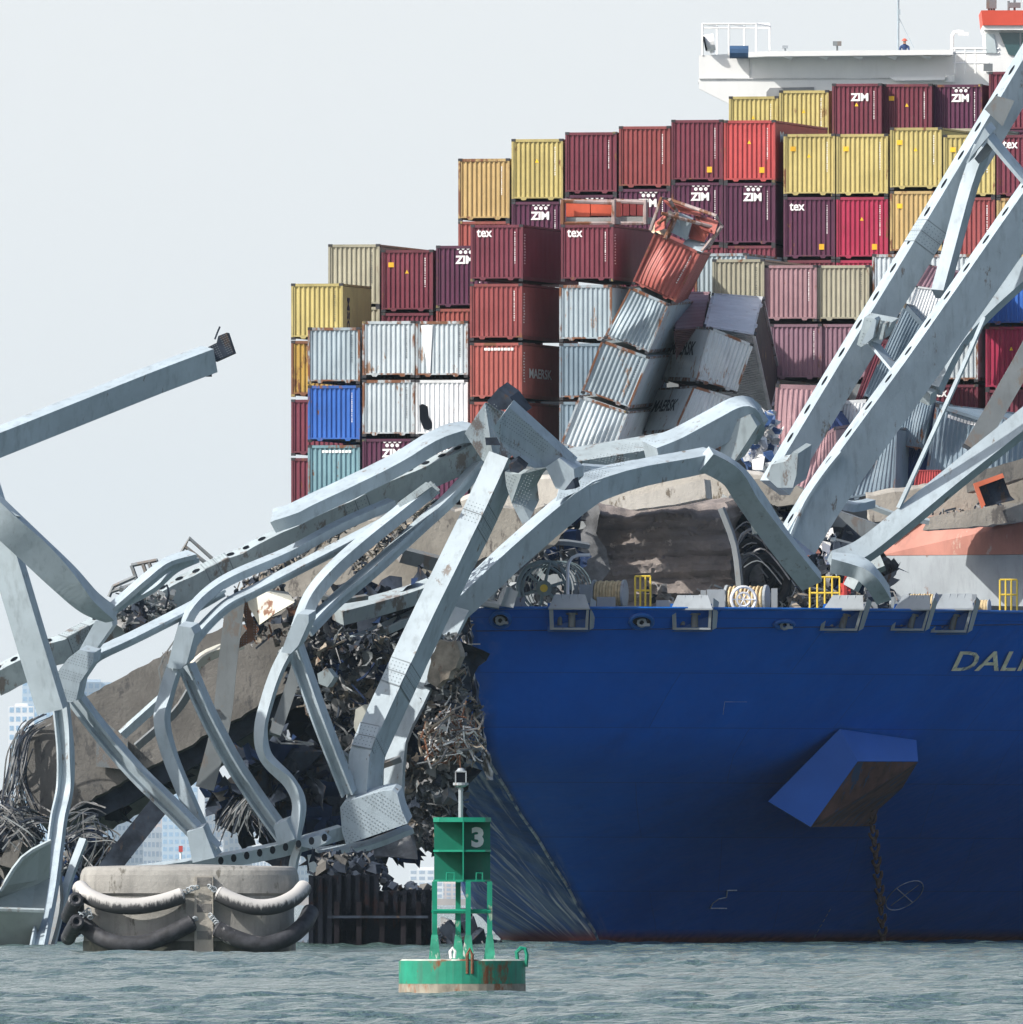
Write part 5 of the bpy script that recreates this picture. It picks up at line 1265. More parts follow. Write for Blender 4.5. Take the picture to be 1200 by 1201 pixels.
    slab('road_slab', CONC, [(1018, 582), (1072, 574), (1140, 566), (1260, 530), (1260, 580), (1090, 612), (1020, 612)], 1156, (0, 8, 0.3), 'light concrete road deck behind the long barrier, right edge', 0.6)
    slab('parapet', CONCD, [(1133, 560), (1136, 556), (1260, 520), (1260, 545), (1134, 578)], 1153, (0.3, 2, 0), 'far grey road barrier behind the open orange box', 0.4, 'road barrier')
    e = empty('orange_box', P(1165, 600, 1148), 'open black box with orange red rim lying on the road deck at right', 'box')
    plate('rim', mat('orange_rim', (0.55, 0.14, 0.07), .6, var=.2), e, [(1142, 567), (1176, 555), (1178, 560), (1148, 571), (1156, 592), (1152, 596)], 1147.2, (0, 1.6, 0))
    plate('body', DARKST, e, [(1147, 571), (1177, 560), (1185, 581), (1190, 586), (1156, 594)], 1147.6, (0, 1.8, 0))
    # bottom left buckled panels in the water
    e = empty('buckled_plating', P(30, 1110, 1085), 'buckled pale steel plate panels standing in the water at the lower left corner', 'panel')
    plate('plate', mat('pale_green_steel', (0.36, 0.40, 0.38), .5, var=.15, vscale=.4, streak=.3), e, [(-30, 1060), (0, 1040), (26, 1004), (60, 984), (58, 1030), (-30, 1035+40)], [1082, 1082, 1082, 1084, 1085, 1083], (0, .3, 0))
    plate('plate', mat('pale_green_steel', ()), e, [(-30, 1068), (58, 1030), (52, 1068), (-30, 1066)], [1083.5, 1085, 1083, 1082], (0, .3, 0))
    plate('plate', mat('pale_green_steel', ()), e, [(-30, 1067), (52, 1069), (40, 1112), (-30, 1108)], [1082, 1083, 1084, 1083], (0, .3, 0))
    plate('plate', STEELD, e, [(-30, 1109), (40, 1113), (36, 1126), (-30, 1126)], 1084, (0, .3, 0))
    for l in ([(0, 1045), (26, 1006), (60, 986)], [(-10, 1066), (52, 1068)]): beam(MB(), [(x, y, 1082) for x, y in l], 3, 2, smooth=3).build('rib', STEELG, e)
    # crumpled plates hanging under the lower gusset
    e = empty('torn_plate', P(480, 1005, 1108), 'grey torn plate hanging below the lower gusset beside the buoy lantern', 'plate')
    plate('sheet', MIDG, e, [(420, 992), (478, 970), (487, 985), (490, 1008), (462, 1004), (440, 1008), (426, 1003)], [1104, 1106, 1107, 1105, 1107, 1104, 1105], (0, .3, .1))
    e = empty('torn_plate', P(300, 760, 1100), 'cream torn sheet with a rusty strap above the dark road slab', 'plate')
    plate('sheet', mat('cream_steel', (0.50, 0.50, 0.44), .6, var=.2, stain=RUST, stain_amt=.25), e, [(284, 700), (300, 690), (338, 694), (346, 706), (322, 720), (304, 733), (298, 722)], [1103, 1104, 1105, 1103, 1102, 1103, 1103], (0, .3, 0))
    plate('strap', RUSTM, e, [(281, 698), (288, 698), (294, 720), (304, 738), (296, 752), (281, 760), (277, 754), (290, 738), (286, 720)], [1101]*9, (0, .5, 0), rivets=3)
    bm_('bent_sheet', [mat('cream_steel', ())], e, [(228, 782, 1106), (245, 768, 1106), (285, 754, 1106)], 9, 6, smooth=4)
    # layered sheets and slab pieces in the middle of the wreck
    slab('road_slab', CONCD, [(322, 728), (350, 700), (372, 720), (388, 760), (380, 800), (356, 800), (340, 770)], 1111, (0.5, 5, 0), 'dark broken slab corner behind the middle gusset', 1.0)
    slab('road_slab', CONCD, [(392, 770), (420, 752), (448, 780), (440, 830), (410, 842), (392, 820)], 1112, (0.5, 4, 0), 'brown tilted slab piece in the shade left of the bright column', 1.0)
    slab('torn_plate', TAN, [(505, 770), (516, 750), (535, 752), (540, 770), (526, 796), (512, 806), (502, 800)], 1105, (0.2, .5, 0), 'pale folded plate beside the crushed bow edge', 1.2, 'plate')
    slab('torn_plate', mat('cream_steel', (0.50, 0.50, 0.44)), [(417, 832), (428, 826), (440, 834), (436, 852), (424, 868), (416, 856)], 1106, (0.2, .4, 0), 'small cream torn plate just left of the bright column', 1.0, 'plate')
    slab('torn_plate', STEELG, [(372, 790), (384, 784), (392, 794), (384, 806), (374, 802)], 1105.5, (0.2, .4, 0), 'small square grey green plate in the dark scrap', .5, 'plate')
    slab('road_slab', CONCD, [(250, 930), (276, 905), (296, 905), (290, 925), (262, 945)], 1106, (0.5, 2, 0), 'dark slab fragment behind the long lattice diagonal', 1.0)
    # girders in the dark middle
    T = empty('bridge_girder', P(450, 720, 1115), 'shaded flanged girder lying behind the big bright column', 'girder')
    bm_('box_beam', STEELG, T, [(396, 722, 1112), (450, 708, 1113), (500, 692, 1114), (545, 672, 1115)], 16, 10, smooth=4)
    T = empty('bridge_girder', P(450, 760, 1115), 'tapered torn girder end below the shaded flanged girder', 'girder')
    bm_('box_beam', STEELG, T, [(416, 752, 1112), (450, 738, 1113), (500, 716, 1114)], 8, 8, smooth=4)
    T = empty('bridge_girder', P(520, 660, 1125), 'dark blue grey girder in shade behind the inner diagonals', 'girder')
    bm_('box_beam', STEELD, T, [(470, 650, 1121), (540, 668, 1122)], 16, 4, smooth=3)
slabs()

# ---------------------------------------------------------------- debris
def debris(name, poly, Y, n, label, mats, smin, smax, rods=0.3, dY=3.0, chunks=0.3, seed=1, rodlen=(10, 30), cat='debris'):
    rr = random.Random(seed); mb = MB(); s = S(Y)
    x0 = min(p[0] for p in poly); x1 = max(p[0] for p in poly); y0 = min(p[1] for p in poly); y1 = max(p[1] for p in poly)
    k = 0; guard = 0
    while k < n and guard < n*40:
        guard += 1; px, py = rr.uniform(x0, x1), rr.uniform(y0, y1)
        if not inside(px, py, poly): continue
        k += 1; c = P(px, py, Y+rr.uniform(0, dY)); mi = rr.randrange(len(mats)); u = rr.random()
        rot = Matrix.Rotation(rr.uniform(0, 6.28), 3, 'X') @ Matrix.Rotation(rr.uniform(0, 6.28), 3, 'Y') @ Matrix.Rotation(rr.uniform(0, 6.28), 3, 'Z')
        if u < rods:
            L = rr.uniform(*rodlen)/s; a = rr.uniform(0, 6.28); d = Vector((math.cos(a), rr.uniform(-.5, .5), math.sin(a)))*L*.5; b = Vector((rr.gauss(0, 1), rr.gauss(0, 1), rr.gauss(0, 1)))*L*.18
            mb.tube([c-d, c-d*.3+b, c+d*.4+b*.6, c+d], rr.uniform(.025, .06), 4, mi)
        elif u < rods+chunks:
            z = rr.uniform(smin, smax)/s*.5
            vs = []; m = 6
            for (a, b, cc) in ((-1, -1, -1), (1, -1, -1), (1, 1, -1), (-1, 1, -1), (-1, -1, 1), (1, -1, 1), (1, 1, 1), (-1, 1, 1)):
                vs.append(c+rot @ Vector((a*z*rr.uniform(.3, 1.1), b*z*rr.uniform(.3, 1.1), cc*z*rr.uniform(.2, .7))))
            mb.add(vs, [(0, 3, 2, 1), (4, 5, 6, 7), (0, 1, 5, 4), (1, 2, 6, 5), (2, 3, 7, 6), (3, 0, 4, 7)], mi)
        else:
            z = rr.uniform(smin, smax)/s*1.25; nx, ny = 8, 5; vs = []; curl = rr.uniform(.6, 2.6); asp = rr.uniform(.25, .7); fr = rr.uniform(1.5, 4)
            p1, p2 = rr.uniform(0, 6), rr.uniform(0, 6)
            for j in range(ny):
                for i in range(nx):
                    u, v = i/(nx-1)-.5, j/(ny-1)-.5; an = u*curl
                    jag = rr.gauss(0, .018) if i in (0, nx-1) or j in (0, ny-1) else 0
                    vs.append(c+rot @ Vector((math.sin(an)/curl*z+jag*z, v*z*asp*(1+.3*math.sin(fr*u*3+p1))+jag*z, (1-math.cos(an))/curl*z+.08*z*math.sin(fr*3*u+p1+4*v)+.06*z*math.sin(9*v+p2+5*u)+rr.gauss(0, .022)*z)))
            mb.add(vs, [(j*nx+i, j*nx+i+1, (j+1)*nx+i+1, (j+1)*nx+i) for j in range(ny-1) for i in range(nx-1)], mi)
    return mb.build(name, mats, label=label, cat=cat, kind='stuff', smooth=True)
def wires(name, guides, Y, n, spread, label, seed):
    rr = random.Random(seed); mb = MB(); ms = [DARKST, STEELD, MIDG]
    for g in guides:
        for k in range(n//len(guides)+1):
            ox, oy, od = rr.gauss(0, spread), rr.gauss(0, spread), rr.uniform(0, 2.5); a = rr.uniform(0, .35); b = rr.uniform(.6, 1.0)
            q = cr([(x+ox+rr.gauss(0, spread*.45), y+oy+rr.gauss(0, spread*.45), Y+od+rr.gauss(0, .3)) for x, y in g], 5)
            q = q[int(a*len(q)):max(int(b*len(q)), int(a*len(q))+4)]
            mb.tube([P(*p) for p in q], rr.uniform(.022, .045), 4, rr.randrange(3))
    return mb.build(name, ms, label=label, cat='wire tangle', kind='stuff')
NAVY = mat('navy_torn_plate', (0.008, 0.022, 0.065), .6, spec=.1, var=.4, stain=(0.3, 0.3, 0.3), stain_amt=.15)
def all_debris():
    # deep shaded bulk behind the left truss
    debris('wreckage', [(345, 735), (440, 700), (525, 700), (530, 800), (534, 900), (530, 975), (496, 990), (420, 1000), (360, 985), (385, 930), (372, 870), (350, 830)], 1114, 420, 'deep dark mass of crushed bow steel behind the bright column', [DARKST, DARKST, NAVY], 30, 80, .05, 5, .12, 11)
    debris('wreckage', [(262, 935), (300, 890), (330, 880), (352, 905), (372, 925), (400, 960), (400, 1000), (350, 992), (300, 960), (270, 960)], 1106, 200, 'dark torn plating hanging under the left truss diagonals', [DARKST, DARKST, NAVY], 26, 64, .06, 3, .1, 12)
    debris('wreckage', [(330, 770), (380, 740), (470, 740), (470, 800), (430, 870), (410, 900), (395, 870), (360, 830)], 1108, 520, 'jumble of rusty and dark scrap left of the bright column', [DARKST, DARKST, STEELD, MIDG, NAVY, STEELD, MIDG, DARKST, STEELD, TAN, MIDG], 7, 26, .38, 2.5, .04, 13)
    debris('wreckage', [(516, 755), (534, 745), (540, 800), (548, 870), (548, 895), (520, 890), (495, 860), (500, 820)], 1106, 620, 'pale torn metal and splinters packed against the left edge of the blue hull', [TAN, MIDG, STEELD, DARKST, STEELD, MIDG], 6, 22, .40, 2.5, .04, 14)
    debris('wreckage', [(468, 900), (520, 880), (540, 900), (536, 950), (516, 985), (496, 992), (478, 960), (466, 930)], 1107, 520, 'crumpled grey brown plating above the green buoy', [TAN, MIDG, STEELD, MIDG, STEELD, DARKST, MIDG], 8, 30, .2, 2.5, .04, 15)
    debris('wreckage', [(494, 850), (540, 830), (562, 850), (560, 885), (520, 895), (498, 885)], 1104.5, 160, 'bristling bundle of bare splinters and wires left of the hull', [TAN, MIDG, RUSTM, WHITEL], 6, 12, .92, 1.5, .03, 16, (12, 36))
    rr = random.Random(9); L_ = [(541, 706), (546, 740), (549, 775), (554, 810), (560, 850), (566, 885), (572, 915)]
    q = cr([(x, y) for x, y in L_], 5); lft = [(x-rr.uniform(0, 5), y) for x, y in q]; rgt = [(x+rr.uniform(3, 7), y) for x, y in reversed(q)]
    e = empty('torn_plate', P(555, 915, 1122), 'ragged pale torn edge of plating along the crushed bow corner', 'plate')
    plate('sheet', mat('scraped_bare_plate', (0.50, 0.48, 0.44), .5, var=.5, vscale=1.5, stain=(0.05, 0.07, 0.12), stain_amt=.6), e, lft+rgt, [1121.2+rr.uniform(-.4, .4) for _ in lft+rgt], (.1, .25, 0))
    debris('torn_edge', [(540, 715), (548, 714), (554, 800), (562, 850), (568, 890), (560, 895), (550, 850), (543, 780)], 1120.5, 90, 'small curled shreds of steel along the crushed bow corner', [TAN, MIDG, WHITEL, DARKST], 5, 12, .2, 1.2, .05, 17)
    # left slab end, tangled reinforcement
    wires('reinforcement_tangle', [[(62, 838), (34, 852), (20, 885), (14, 925), (0, 955), (-14, 990)], [(46, 848), (28, 868), (24, 905), (34, 945), (52, 985)], [(30, 860), (20, 900), (12, 940), (24, 975), (60, 992)], [(-20, 942), (10, 948), (44, 958), (74, 972)]], 1109.5, 55, 5.5, 'flowing reinforcement wires stripped bare around the lower end of the dark slab', 61)
    wires('reinforcement_tangle', [[(-10, 950), (20, 965), (40, 990), (52, 1012)], [(0, 985), (24, 960), (60, 966)], [(70, 975), (90, 960), (112, 955), (130, 962)]], 1108, 45, 9, 'knotted reinforcement wires under the dark slab end at the left border', 62)
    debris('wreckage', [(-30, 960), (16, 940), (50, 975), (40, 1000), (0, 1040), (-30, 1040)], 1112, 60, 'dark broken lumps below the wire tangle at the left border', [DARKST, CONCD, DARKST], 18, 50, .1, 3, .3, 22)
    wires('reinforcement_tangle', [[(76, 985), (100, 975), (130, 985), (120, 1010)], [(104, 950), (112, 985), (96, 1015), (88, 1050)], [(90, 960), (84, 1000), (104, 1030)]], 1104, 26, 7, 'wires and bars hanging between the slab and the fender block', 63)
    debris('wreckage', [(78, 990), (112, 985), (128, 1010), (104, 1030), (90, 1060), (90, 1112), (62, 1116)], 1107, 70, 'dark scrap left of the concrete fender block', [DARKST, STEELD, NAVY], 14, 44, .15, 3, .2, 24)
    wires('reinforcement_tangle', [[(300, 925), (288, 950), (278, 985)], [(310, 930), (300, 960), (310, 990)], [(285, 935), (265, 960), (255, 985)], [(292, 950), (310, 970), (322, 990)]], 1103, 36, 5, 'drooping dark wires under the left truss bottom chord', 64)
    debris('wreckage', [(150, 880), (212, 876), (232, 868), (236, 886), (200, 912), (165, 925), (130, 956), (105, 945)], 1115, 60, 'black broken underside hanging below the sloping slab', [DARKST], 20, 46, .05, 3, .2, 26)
    # between beams
    debris('wreckage', [(262, 712), (330, 690), (350, 700), (345, 745), (310, 760), (280, 745)], 1108, 90, 'rust stained scrap around the cream torn sheet', [RUSTM, TAN, DARKST, MIDG], 6, 18, .3, 2, .3, 31)
    debris('wreckage', [(270, 690), (330, 655), (420, 600), (430, 606), (350, 655), (290, 705)], 1107, 170, 'crumbs of broken concrete lying between the two upper diagonals', [MIDG, TAN, DARKST], 4, 11, .25, 1.5, .5, 32)
    debris('wreckage', [(405, 655), (440, 630), (500, 590), (512, 596), (470, 640), (420, 675)], 1107, 150, 'shredded reinforcement between the inner diagonals', [MIDG, TAN, DARKST], 4, 10, .5, 1.5, .3, 33)
    debris('wreckage', [(132, 712), (150, 700), (200, 690), (205, 715), (160, 740), (140, 742)], 1100, 110, 'dark crushed scrap under the bent chord at upper left', [DARKST, MIDG, STEELD], 6, 18, .35, 2.5, .2, 34)
    debris('wreckage', [(540, 640), (600, 640), (680, 600), (680, 660), (600, 700), (556, 712)], 1136, 120, 'dark scrap in the shade behind the windlass wheel', [DARKST, NAVY, STEELD], 12, 36, .15, 4, .5, 35)
    debris('wreckage', [(858, 590), (890, 590), (960, 620), (1030, 650), (1030, 712), (862, 712)], 1142, 300, 'dark scrap heap behind the hose reel and yellow railing', [DARKST, STEELD, NAVY, MIDG], 14, 56, .15, 5, .06, 36)
    debris('wreckage', [(560, 690), (690, 690), (690, 716), (560, 716)], 1133, 90, 'small broken fittings scattered on the foredeck at left', [GREYD, DARKST, STEELD, MIDG], 6, 18, .3, 2, .4, 37)
    debris('wreckage', [(760, 690), (1040, 690), (1040, 716), (760, 716)], 1139, 130, 'small broken fittings scattered on the foredeck at centre', [GREYD, DARKST, STEELD, MIDG, TAN], 5, 16, .3, 3, .4, 38)
    wires('cable_bundle', [[(560, 700), (590, 668), (630, 640), (686, 626)], [(575, 706), (600, 676), (640, 650), (686, 640)], [(600, 640), (640, 628), (690, 622)]], 1136, 36, 4, 'dark curved cables fanning out beside the windlass wheel', 65)
    wires('cable_bundle', [[(862, 640), (880, 620), (900, 640), (930, 672)], [(868, 660), (890, 650), (925, 690)], [(930, 690), (955, 694), (980, 700)]], 1138.5, 26, 4, 'slack dark cables around the hose reel', 66)
    debris('plastic_bundle', [(872, 540), (880, 505), (892, 478), (906, 490), (912, 520), (908, 550), (890, 556)], 1172, 120, 'torn translucent wrapping spilling beside the white tipped container', [PLASTIC, PLASTIC, BLUEP, WHITEL], 8, 24, .04, 3, .3, 39)
    debris('wreckage', [(936, 640), (960, 618), (985, 628), (980, 655), (950, 660)], 1133, 40, 'red and white torn lettered scraps at the foot of the second chord', [SALMON, WHITEL, DARKST, REDP], 6, 16, .1, 2, .2, 40)
    debris('wreckage', [(1090, 600), (1180, 590), (1180, 600), (1090, 612)], 1150, 60, 'grit and crumbs along the far road deck', [MIDG, CONCD, DARKST], 2, 6, .1, 3, .8, 41)
all_debris()
def loose_bars():
    for pts, w, m, lab in (([(884, 600, 1139), (935, 622, 1139), (1000, 640, 1140)], 5, STEELD, 'dark bent bar under the grey kerb beam at centre right'),
                           ([(1018, 592, 1147), (1050, 604, 1147), (1090, 612, 1147)], 5, STEELG, 'short pale bar lying where the thin rod ends'),
                           ([(980, 588, 1136), (1000, 594, 1136), (1022, 590, 1137)], 9, STEEL, 'bright torn flange piece between the chord foot and the rod'),
                           ([(606, 650, 1133), (650, 636, 1134), (690, 640, 1135)], 5, STEELD, 'dark bar leaning over the windlass wheel'),
                           ([(846, 596, 1137), (862, 640, 1137), (868, 690, 1137)], 6, STEELD, 'upright bent bar at the right edge of the asphalt slab'),
                           ([(360, 690, 1104), (392, 704, 1104), (430, 700, 1105)], 5, STEELD, 'dark bar crossing behind the middle gusset'),
                           ([(140, 690, 1103), (176, 700, 1103), (206, 712, 1103)], 5, STEELD, 'dark bar under the upper perforated chord'),
                           ([(395, 880, 1103), (430, 900, 1104), (470, 890, 1104)], 6, STEELD, 'grey bar crossing behind the foot of the bright column')):
        beam(MB(), pts, w, w*.5, smooth=3).build('bent_bar', [m, HOLE, RIV], label=lab, cat='steel bar', smooth=True)
loose_bars()
def deck_rails():
    # bent handrails on the upper chord against the sky
    def r(pts, lab):
        mb = MB(); Y = 1104
        for l in pts: mb.tube([P(x, y, Y) for x, y in l], .09, 5)
        mb.build('bent_handrail', STEELD, label=lab, cat='handrail')
    r([[(212, 650), (222, 631), (249, 655)], [(217, 641), (244, 662)], [(222, 631), (224, 633)]], 'small bent handrail poking up highest on the fallen left truss')
    r([[(154, 663), (163, 688)], [(154, 663), (184, 657), (188, 668)], [(167, 660), (173, 678)], [(174, 659), (180, 674)], [(128, 700), (133, 688), (160, 676)], [(130, 694), (160, 684)]], 'broken handrail with uprights left of the highest one')
    mb = MB(); Y = 1105
    for k in range(4): mb.tube([P(200-k*3, 762+k, Y), P(192, 790+k*4, Y), P(184, 812, Y)], .02, 4)
    for l in ([(207, 748), (192, 770), (186, 785), (189, 800)], [(320, 842), (318, 860), (330, 872), (368, 873)], [(318, 843), (338, 868), (368, 872)]): mb.tube([P(x, y, Y) for x, y in l], .045, 4)
    mb.build('loose_cable', STEELD, label='thin loose cables hanging by the dark slab', cat='cable')
deck_rails()

# ---------------------------------------------------------------- pier stump and fender block
def cofferdam():
    Y = 1050; e = empty('pier_stump', P(440, 1113, Y), 'dark ruined pier wall of vertical sheet piles standing in the water behind the buoy', 'pier')
    mb = MB(); rr = random.Random(5); top = [(362, 1052)]
    x = 362; w = []
    while x < 505:
        w.append(x); x += 5.5
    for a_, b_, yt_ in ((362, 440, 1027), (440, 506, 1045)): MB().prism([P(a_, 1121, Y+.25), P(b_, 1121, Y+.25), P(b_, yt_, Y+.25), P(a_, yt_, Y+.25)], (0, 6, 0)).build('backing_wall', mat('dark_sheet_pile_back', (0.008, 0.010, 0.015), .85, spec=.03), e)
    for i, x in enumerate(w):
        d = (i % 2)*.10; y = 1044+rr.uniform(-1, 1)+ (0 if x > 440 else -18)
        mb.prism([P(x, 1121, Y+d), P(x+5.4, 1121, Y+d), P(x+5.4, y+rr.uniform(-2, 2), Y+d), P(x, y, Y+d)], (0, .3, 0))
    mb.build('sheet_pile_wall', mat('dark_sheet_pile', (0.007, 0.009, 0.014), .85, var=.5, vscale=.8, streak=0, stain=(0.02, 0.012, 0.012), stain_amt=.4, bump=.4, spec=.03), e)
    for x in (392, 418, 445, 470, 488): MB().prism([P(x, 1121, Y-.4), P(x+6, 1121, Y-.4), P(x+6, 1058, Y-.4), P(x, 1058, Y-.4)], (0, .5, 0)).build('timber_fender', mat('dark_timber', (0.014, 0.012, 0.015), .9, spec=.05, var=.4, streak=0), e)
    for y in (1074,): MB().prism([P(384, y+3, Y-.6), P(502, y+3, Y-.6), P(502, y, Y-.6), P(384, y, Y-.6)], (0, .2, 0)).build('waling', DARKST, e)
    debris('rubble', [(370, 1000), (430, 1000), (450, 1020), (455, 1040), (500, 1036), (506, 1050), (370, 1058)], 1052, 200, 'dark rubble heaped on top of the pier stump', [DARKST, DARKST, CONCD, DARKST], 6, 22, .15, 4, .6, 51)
    debris('rubble', [(498, 1112), (530, 1080), (545, 1070), (560, 1100), (590, 1112)], 1090, 60, 'dark broken beams at the waterline seen through the buoy tower', [DARKST, DARKST, MIDG], 10, 26, .2, 3, .5, 52)
cofferdam()
def fender_block():
    Y = 945; e = empty('fender_block', P(221, 1120, Y), 'weathered concrete fender block ringed with sagging black rubber tubes', 'fender block')
    s = S(Y); cx = P(221, 1120, Y).x; z0 = P(0, 1124, Y).z; z1 = P(0, 1016, Y).z; a = 129/s; bb = 2.9
    N_ = 64; mb = MB(); prof = [(0.965, z0-.6), (.965, z0+.7), (.955, z0+1.6), (.965, z0+2.25), (1.0, z0+2.35), (1.0, z1-.55), (.995, z1-.32), (.98, z1-.15), (.955, z1-.04), (.92, z1), (.0, z1+.08)]
    def pt(q, r, z):
        c, sn = math.cos(q), math.sin(q); n = 2/3.0
        return Vector((cx+a*r*math.copysign(abs(c)**n, c), Y+bb+bb*r*math.copysign(abs(sn)**n, sn), z))
    for (r0, h0), (r1, h1) in zip(prof[:-1], prof[1:]):
        base = [pt(2*math.pi*k/N_, r, h) for r, h in ((r0, h0), (r1, h1)) for k in range(N_)]
        mb.add(base, [(k, (k+1) % N_, N_+(k+1) % N_, N_+k) for k in range(N_)])
    mb.build('concrete_body', mat('fender_concrete', (0.30, 0.295, 0.275), .85, var=.2, vscale=.7, streak=.6, stain=(0.12, 0.115, 0.10), stain_amt=.25, stain_scale=1.2, bump=.3), e, smooth=True)
    base = [pt(2*math.pi*k/N_, r*1.003, h) for r, h in ((.967, z0-.6), (.969, z0+.62)) for k in range(N_)]
    MB().add(base, [(k, (k+1) % N_, N_+(k+1) % N_, N_+k) for k in range(N_)]).build('tide_band', mat('wet_algae_concrete', (0.07, 0.075, 0.06), .6, var=.5, vscale=1.5, stain=(0.16, 0.15, 0.11), stain_amt=.4), e, smooth=True)
    mb = MB(); mb.prism([P(228, 1120, Y-.15), P(250, 1120, Y-.15), P(250, 1028, Y-.15), P(228, 1028, Y-.15)], (0, .8, 0)); mb.build('pilaster', CONC, e)
    mb = MB()
    for y in (1029, 1060, 1092): mb.prism([P(231, y+10, Y-.165), P(248, y+10, Y-.165), P(248, y, Y-.165), P(231, y, Y-.165)], (0, .05, 0))
    mb.build('recess', CONCD, e)
    TUBEM = bpy.data.materials.new('scuffed_tube_rubber'); TUBEM.use_nodes = True; N = TUBEM.node_tree.nodes; L = TUBEM.node_tree.links; pb = N['Principled BSDF']; pb.inputs['Roughness'].default_value = .8
    gn = N.new('ShaderNodeNewGeometry'); sx = N.new('ShaderNodeSeparateXYZ'); nz_ = N.new('ShaderNodeTexNoise'); tc = N.new('ShaderNodeTexCoord'); mp = N.new('ShaderNodeMapping'); mp.inputs['Scale'].default_value = (3.5, 3.5, .8)
    nz_.inputs['Scale'].default_value = 2.0; nz_.inputs['Detail'].default_value = 7; nz_.inputs['Roughness'].default_value = .75; L.new(tc.outputs['Object'], mp.inputs[0]); L.new(mp.outputs[0], nz_.inputs['Vector'])
    L.new(gn.outputs['Normal'], sx.inputs[0]); m1 = N.new('ShaderNodeMath'); m1.operation = 'MULTIPLY_ADD'; m1.inputs[1].default_value = .42; L.new(sx.outputs['Z'], m1.inputs[0]); L.new(nz_.outputs['Fac'], m1.inputs[2])
    rg = N.new('ShaderNodeMapRange'); rg.inputs[1].default_value = .44; rg.inputs[2].default_value = .66; L.new(m1.outputs[0], rg.inputs[0]); mx_ = N.new('ShaderNodeMix'); mx_.data_type = 'RGBA'; mx_.inputs[6].default_value = (.04, .042, .046, 1); mx_.inputs[7].default_value = (.44, .435, .42, 1)
    L.new(rg.outputs[0], mx_.inputs[0]); L.new(mx_.outputs[2], pb.inputs['Base Color'])
    rub = TUBEM; rub_old = mat('scuffed_rubber', (0.20, 0.20, 0.195), .8, var=.75, vscale=1.6, stain=(0.40, 0.39, 0.37), stain_amt=.8, stain_scale=3.2, streak=.5, col2=(0.42, 0.415, 0.40))
    rub2 = mat('dark_rubber', (0.03, 0.032, 0.038), .65, var=.5, vscale=3, stain=(0.3, 0.3, 0.3), stain_amt=.12, stain_scale=1.5)
    def tube(pts, r, m, lab=None):
        q = cr([(x, y, d) for x, y, d in pts], 6); c = [P(x, y, Y+d) for x, y, d in q]
        mb = MB(); n = 14; mb.tube(c, r, n)
        o = mb.build('rubber_fender', m, e, smooth=True, label=lab)
        for end, nx in ((c[0], c[1]), (c[-1], c[-2])):
            d = (end-nx).normalized(); mb = MB(); mb.ring(end+d*.01, d, r*.68, r*.34, 16, 6); mb.build('tube_rim', m, o)
            mb = MB(); ax = d.orthogonal().normalized(); bx = d.cross(ax); mb.add([end+d*.02+ax*r*.45*math.cos(t)+bx*r*.45*math.sin(t) for t in [k*math.pi/6 for k in range(12)]], [tuple(range(12))]); mb.build('tube_bore', HOLE, o)
    tube([(94, 1042, .6), (105, 1052, -.1), (130, 1061, -.4), (160, 1063, -.45), (190, 1058, -.4), (212, 1051, -.3)], .30, rub, 'upper left tube whitened with droppings')
    tube([(258, 1049, -.3), (275, 1057, -.4), (300, 1064, -.4), (325, 1062, -.2), (345, 1053, .3), (356, 1042, 1.0)], .30, rub, 'upper right tube whitened with droppings')
    tube([(98, 1084, .4), (115, 1098, -.1), (140, 1107, -.4), (170, 1106, -.45), (200, 1095, -.4), (224, 1083, -.3)], .31, rub2, 'lower left black tube')
    tube([(256, 1090, -.3), (275, 1100, -.4), (305, 1108, -.4), (335, 1101, -.1), (355, 1086, .6), (364, 1070, 1.4)], .31, rub2, 'lower right black tube')
    tube([(89, 1055, -.5), (84, 1066, 1.6), (80, 1075, 3)], .27, rub2); tube([(90, 1081, -.5), (84, 1092, 1.6), (80, 1100, 3)], .27, rub2)
    mb = MB()
    for l in ([(213, 1048), (225, 1042), (234, 1040)], [(246, 1040), (254, 1045)], [(224, 1080), (232, 1076)], [(247, 1074), (254, 1082), (258, 1088)], [(96, 1074), (104, 1068), (107, 1080)]):
        for k in range(len(l)-1):
            for t in (0, .33, .66): c = P(lerp(l[k][0], l[k+1][0], t), lerp(l[k][1], l[k+1][1], t), Y-.35); mb.ring(c, (random.random(), 1, random.random()), .09, .03, 8, 4)
    mb.build('tie_chain', GREYD, e)
fender_block()

